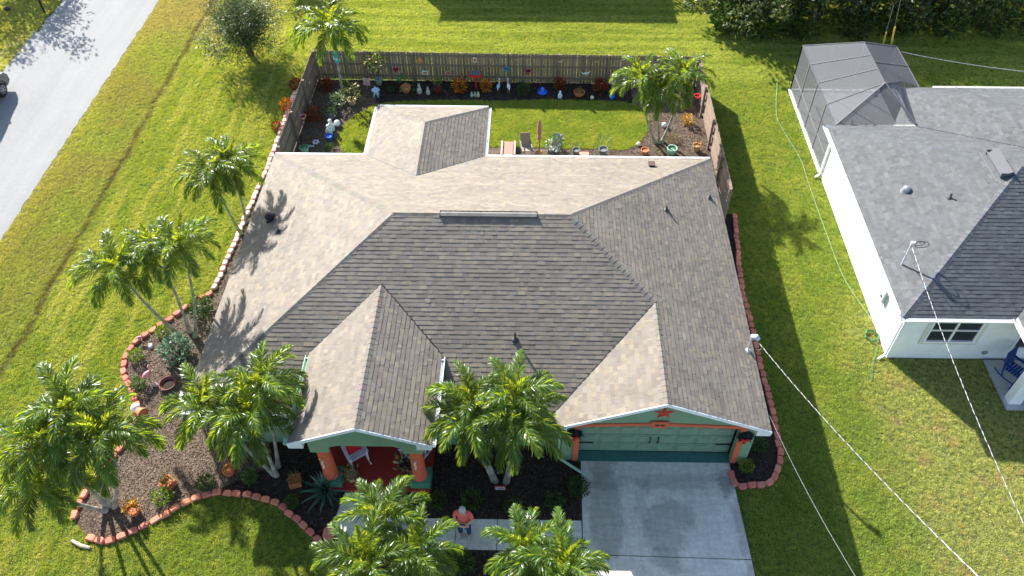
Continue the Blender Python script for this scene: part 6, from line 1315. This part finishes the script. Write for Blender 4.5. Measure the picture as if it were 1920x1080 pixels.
# ------------------------------------------------------------------ person on the walkway
def person():
    loc = (8.57, -14.35, 0); t = thing('person', 'person with short grey hair in a salmon shirt and jeans, arms folded, on the walkway', 'person', (loc[0], loc[1], .03), R(-8))
    skin = mat('skin', (.55, .32, .23), .6); shirt = mat('salmon_shirt', (.72, .13, .11), .85, noise_s=14, noise_a=.1); jeans = mat('blue_jeans', (.02, .05, .14), .9); hairm = mat('grey_hair', (.42, .43, .45), .8, bump=.6, bump_s=60); shoe = mat('pale_shoes', (.4, .4, .42), .7)
    def skinned(name, verts, edges, radii, m, parent=t, sub=2):
        me = bpy.data.meshes.new(name); me.from_pydata(verts, edges, []); me.materials.append(m); o = bpy.data.objects.new(name, me); C.objects.link(o); o.parent = parent
        me.skin_vertices.new() if hasattr(me.skin_vertices, 'new') and not me.skin_vertices else None
        md = o.modifiers.new('skin', 'SKIN')
        if not me.skin_vertices:
            bm = bmesh.new(); bm.from_mesh(me); bm.verts.layers.skin.verify(); bm.to_mesh(me); bm.free()
        for i, r_ in enumerate(radii): me.skin_vertices[0].data[i].radius = (r_, r_) if not isinstance(r_, tuple) else r_
        me.skin_vertices[0].data[0].use_root = True
        sm = o.modifiers.new('sub', 'SUBSURF'); sm.levels = sub; sm.render_levels = sub; md.use_smooth_shade = True; return o
    # body, head and hands: one surface (facing -y, the camera)
    V = [(0, 0, .95), (0, .01, 1.12), (0, .0, 1.32), (0, -.01, 1.47), (0, -.03, 1.55), (0, -.045, 1.62), (0, -.05, 1.72),
         (.1, 0, .9), (.12, -.02, .5), (.12, .02, .09), (.13, -.12, .04), (-.1, 0, .9), (-.13, -.03, .5), (-.14, .02, .09), (-.16, -.12, .04),
         (.2, 0, 1.42), (.27, -.02, 1.16), (.1, -.24, 1.1), (-.1, -.25, 1.14), (-.2, 0, 1.42), (-.27, -.02, 1.16), (-.08, -.22, 1.06), (.12, -.22, 1.1)]
    Ed = [(0, 1), (1, 2), (2, 3), (3, 4), (4, 5), (5, 6), (0, 7), (7, 8), (8, 9), (9, 10), (0, 11), (11, 12), (12, 13), (13, 14), (3, 15), (15, 16), (16, 17), (17, 18), (3, 19), (19, 20), (20, 21), (21, 22)]
    Rr = [(.15, .11), (.14, .105), (.16, .115), (.12, .09), .055, .085, .085, .09, .065, .045, .04, .09, .065, .045, .04, .065, .045, .035, .025, .065, .045, .035, .025]
    skinned('body', V, Ed, Rr, skin)
    skinned('shirt', [(0, 0, .93), (0, .01, 1.12), (0, 0, 1.32), (0, -.01, 1.47), (.2, 0, 1.43), (.26, -.015, 1.22), (-.2, 0, 1.43), (-.26, -.015, 1.22)], [(0, 1), (1, 2), (2, 3), (3, 4), (4, 5), (3, 6), (6, 7)], [(.185, .14), (.18, .14), (.19, .14), (.13, .1), .085, .07, .085, .07], shirt)
    skinned('jeans', [(0, 0, .93), (.1, 0, .86), (.12, -.02, .5), (.12, .02, .12), (-.1, 0, .86), (-.13, -.03, .5), (-.14, .02, .12)], [(0, 1), (1, 2), (2, 3), (0, 4), (4, 5), (5, 6)], [(.15, .12), .11, .082, .07, .11, .082, .07], jeans)
    for s, x in ((1, .125), (-1, -.15)): b = MB(); b.ball((x, -.06, .05), .06, 8, sx=.8, sy=2.1, sz=.8); b.build('shoe', shoe, t, smooth=True)
    b = MB(); b.ball((0, -.025, 1.715), .108, 12, sx=.95, sy=1.0, sz=1.0); o = b.build('hair', hairm, t, smooth=True)
    b = MB(); b.ball((0, -.145, 1.64), .016, 6, sy=1.4); b.build('nose', skin, t, smooth=True)
    for s in (-1, 1):
        b = MB(); b.ball((.035 * s, -.128, 1.665), .009, 6); b.build('eye', M['black'], t); b = MB(); b.ball((.1 * s, -.04, 1.65), .022, 6, sx=.4); b.build('ear', skin, t)
        for k in range(5): b = MB(); q0 = Vector((-.13 * s - .0, -.235, 1.13 if s > 0 else 1.12)); b.tube([q0 + Vector((-.0 * s, 0, .03 - k * .015)), q0 + Vector((-.045 * s, .005, .035 - k * .018)), q0 + Vector((-.075 * s, .03, .03 - k * .018))], [.011, .01, .008], 5); b.build('finger', skin, t)
    b = MB(); b.box((0, -.137, 1.605), (.04, .01, .008), col=(.4, .1, .1)); b.build('mouth', M['plain'], t)
person()

# ------------------------------------------------------------------ grass blades and bark chips
def in_poly(px, py, poly):
    n = len(poly); ins = np.zeros(len(px), bool); j = n - 1
    for i in range(n):
        xi, yi = poly[i]; xj, yj = poly[j]
        c = ((yi > py) != (yj > py)) & (px < (xj - xi) * (py - yi) / ((yj - yi) if abs(yj - yi) > 1e-12 else 1e-12) + xi); ins ^= c; j = i
    return ins
rs = np.random.RandomState(4)
def visible(x, y, z=0.0, m=.03):
    Mi = np.array(cam.matrix_world.inverted()); q = Mi[:3, :3] @ np.vstack([x, y, np.full_like(x, z)]) + Mi[:3, 3:4]
    u_ = (q[0] / -q[2]) * 1505.55 / 1920 - (-.015433); v_ = (q[1] / -q[2]) * 1505.55 / 1920 - (-.070798)
    return (np.abs(u_) < .5 + m) & (np.abs(v_) < .28125 + m)
def scatter(name, pts, src, smin, smax, label, cat, kind_mat=None, tilt=.25, zs=1.0):
    me = bpy.data.meshes.new(name); me.from_pydata([tuple(p) for p in pts], [], []); o = obj(name, me); tag(o, label, cat, kind='stuff')
    ng = bpy.data.node_groups.new(name, 'GeometryNodeTree'); ng.interface.new_socket('Geometry', in_out='INPUT', socket_type='NodeSocketGeometry'); ng.interface.new_socket('Geometry', in_out='OUTPUT', socket_type='NodeSocketGeometry')
    n = ng.nodes; l = ng.links; gi = n.new('NodeGroupInput'); go = n.new('NodeGroupOutput'); ip = n.new('GeometryNodeInstanceOnPoints'); ci = n.new('GeometryNodeCollectionInfo'); ci.inputs[0].default_value = src; ci.inputs[1].default_value = True; ci.inputs[2].default_value = True
    rr = n.new('FunctionNodeRandomValue'); rr.data_type = 'FLOAT_VECTOR'; rr.inputs[0].default_value = (-tilt, -tilt, 0); rr.inputs[1].default_value = (tilt, tilt, 6.283)
    rsz = n.new('FunctionNodeRandomValue'); rsz.data_type = 'FLOAT'; rsz.inputs[2].default_value = smin; rsz.inputs[3].default_value = smax; rsz.inputs['Seed'].default_value = 5
    l.new(gi.outputs[0], ip.inputs['Points']); l.new(ci.outputs[0], ip.inputs['Instance']); ip.inputs['Pick Instance'].default_value = True
    l.new(rr.outputs[0], ip.inputs['Rotation']); l.new(rsz.outputs[1], ip.inputs['Scale']); l.new(ip.outputs[0], go.inputs[0])
    md = o.modifiers.new('scatter', 'NODES'); md.node_group = ng; return o
def src_coll(name, meshes):
    c = bpy.data.collections.new(name)
    for i, me in enumerate(meshes): o = bpy.data.objects.new(me.name, me); c.objects.link(o)
    return c
def tuft(seed, n, rad, h, w):
    r_ = random.Random(seed); mb = MB()
    for i in range(n):
        a = r_.uniform(0, 6.28); q = rad * math.sqrt(r_.random()); p = Vector((q * math.cos(a), q * math.sin(a), 0)); d = (Vector((0, 0, 1)) + rnd_dir(r_) * .75).normalized(); d.z = abs(d.z); s = rnd_dir(r_); s.z = 0; s = s.normalized() * w / 2; hh = h * r_.uniform(.5, 1.2)
        m1 = p + d * hh * .6; tip = m1 + (d + rnd_dir(r_) * .6).normalized() * hh * .5
        mb.add([p - s, p + s, m1 + s * .8, m1 - s * .8, tip], [(0, 1, 2, 3), (3, 2, 4)])
    return mb.mesh('tuft', M['blade'])
grass_c = src_coll('grass_sources', [tuft(i, 24, .075, .052, .010) for i in range(5)])
N = 620000
X = rs.uniform(-23, 41, N); Y = rs.uniform(-17.5, 18.5, N); keep = visible(X, Y)
X, Y = X[keep], Y[keep]
bad = (X > -16.62) & (X < -10.98)
for pl_ in (front_bed, right_bed, edge_left + [(.4, -5), (.4, 0), (-.5, 3), (-.5, 8.7)], [(11.95, -11.8), (17.0, -11.8), (17.2, -30), (11.95, -30)], [(-.5, 8.8), (18.5, 8.6), (18.5, 0), (-.5, 0)], [(.3, .1), (17.4, .1), (17.4, -11.9), (.3, -11.9)], [(22.95, -7.85), (45, -7.85), (45, 1.8), (22.95, 1.8)], [(22.9, 1.7), (22.9, 8.2), (27.6, 8.2), (27.6, 4.6), (45, 4.6), (45, 0)], [(26.35, -9.9), (32.5, -9.9), (32.5, -7.7), (26.35, -7.7)]):
    bad |= in_poly(X, Y, pl_)
rutm = (np.abs(X + 7.95) < .1) & (rs.rand(len(X)) < .6); bad |= rutm
X, Y = X[~bad], Y[~bad]
X2 = rs.uniform(1.5, 17, 60000); Y2 = rs.uniform(.3, 8, 60000); k2 = in_poly(X2, Y2, yard_lawn) & visible(X2, Y2); X2, Y2 = X2[k2], Y2[k2]
pts = np.column_stack([np.concatenate([X, X2]), np.concatenate([Y, Y2]), np.concatenate([np.full(len(X), -.004), np.full(len(X2), .008)])])
scatter('grass', pts, grass_c, .75, 1.3, 'short green grass blades covering the lawns', 'grass')
print('tufts', len(pts))
def chip(seed, c):
    r_ = random.Random(seed); b = MB(); b.box((0, 0, .006), (r_.uniform(.03, .07), r_.uniform(.012, .022), .01), col=c); return b.mesh('chip', M['chip'])
M['chip'] = mat('bark_chip', (1, 1, 1), .95, .1, use_col=True)
chc = src_coll('chip_sources', [chip(i, c) for i, c in enumerate(((.10, .068, .045), (.17, .125, .09), (.24, .185, .14), (.06, .045, .035), (.1, .07, .05)))])
chd = src_coll('shaded_chip_sources', [chip(i + 9, c) for i, c in enumerate(((.03, .02, .015), (.06, .045, .035), (.1, .08, .065), (.02, .015, .012)))])  # darker chip colours with the shade of the beds painted in
def bedpts(polys, n, ex=()):
    out = []
    for pl_ in polys:
        xs = [p[0] for p in pl_]; ysx = [p[1] for p in pl_]; ar = (max(xs) - min(xs)) * (max(ysx) - min(ysx)); m_ = int(n * ar); x = rs.uniform(min(xs), max(xs), m_); y = rs.uniform(min(ysx), max(ysx), m_); k = in_poly(x, y, pl_) & visible(x, y)
        for e in ex: k &= ~in_poly(x, y, e)
        out.append(np.column_stack([x[k], y[k], np.full(k.sum(), .008)]))
    return np.vstack(out)
west = edge_front[:30] + [(2.3, -12.2), (2.0, -11.4), (.4, -11.4), (.4, -5.0)]
scatter('mulch_chips', bedpts([west, [(-.4, 2.8), (-.46, 8.68), (2.6, 8.68), (3.4, 3.2)], [(15.2, 8.68), (18.45, 8.5), (18.45, .3), (9.0, .3), (9.0, 1.8), (15.2, 6.0)], edge_left + [(.4, -5.0), (.4, .0), (-.5, 3.0), (-.5, 8.7)]], 520, (yard_lawn,)), chc, .45, 1.1, 'loose brown bark chips on the sunny beds', 'mulch', tilt=.5)
scatter('mulch_chips', bedpts([[edge_front[29]] + edge_front[30:] + [(5.2, -17), (12.0, -17), (12.0, -11.4), (2.0, -11.4), (2.3, -12.2)], right_bed, [(2.6, 8.68), (15.2, 8.68), (15.2, 6.0), (2.8, 6.0)]], 260, (yard_lawn, [(4.6, -13.9), (4.75, -10), (6.1, -10), (5.98, -13.86), (12.03, -13.86), (12.03, -14.78), (4.9, -14.78)], [(3.9, -13.1), (7.4, -13.1), (7.4, -10), (3.9, -10)])), chd, .6, 1.5, 'loose bark chips darkened to paint shade on the shaded beds', 'mulch', tilt=.5)
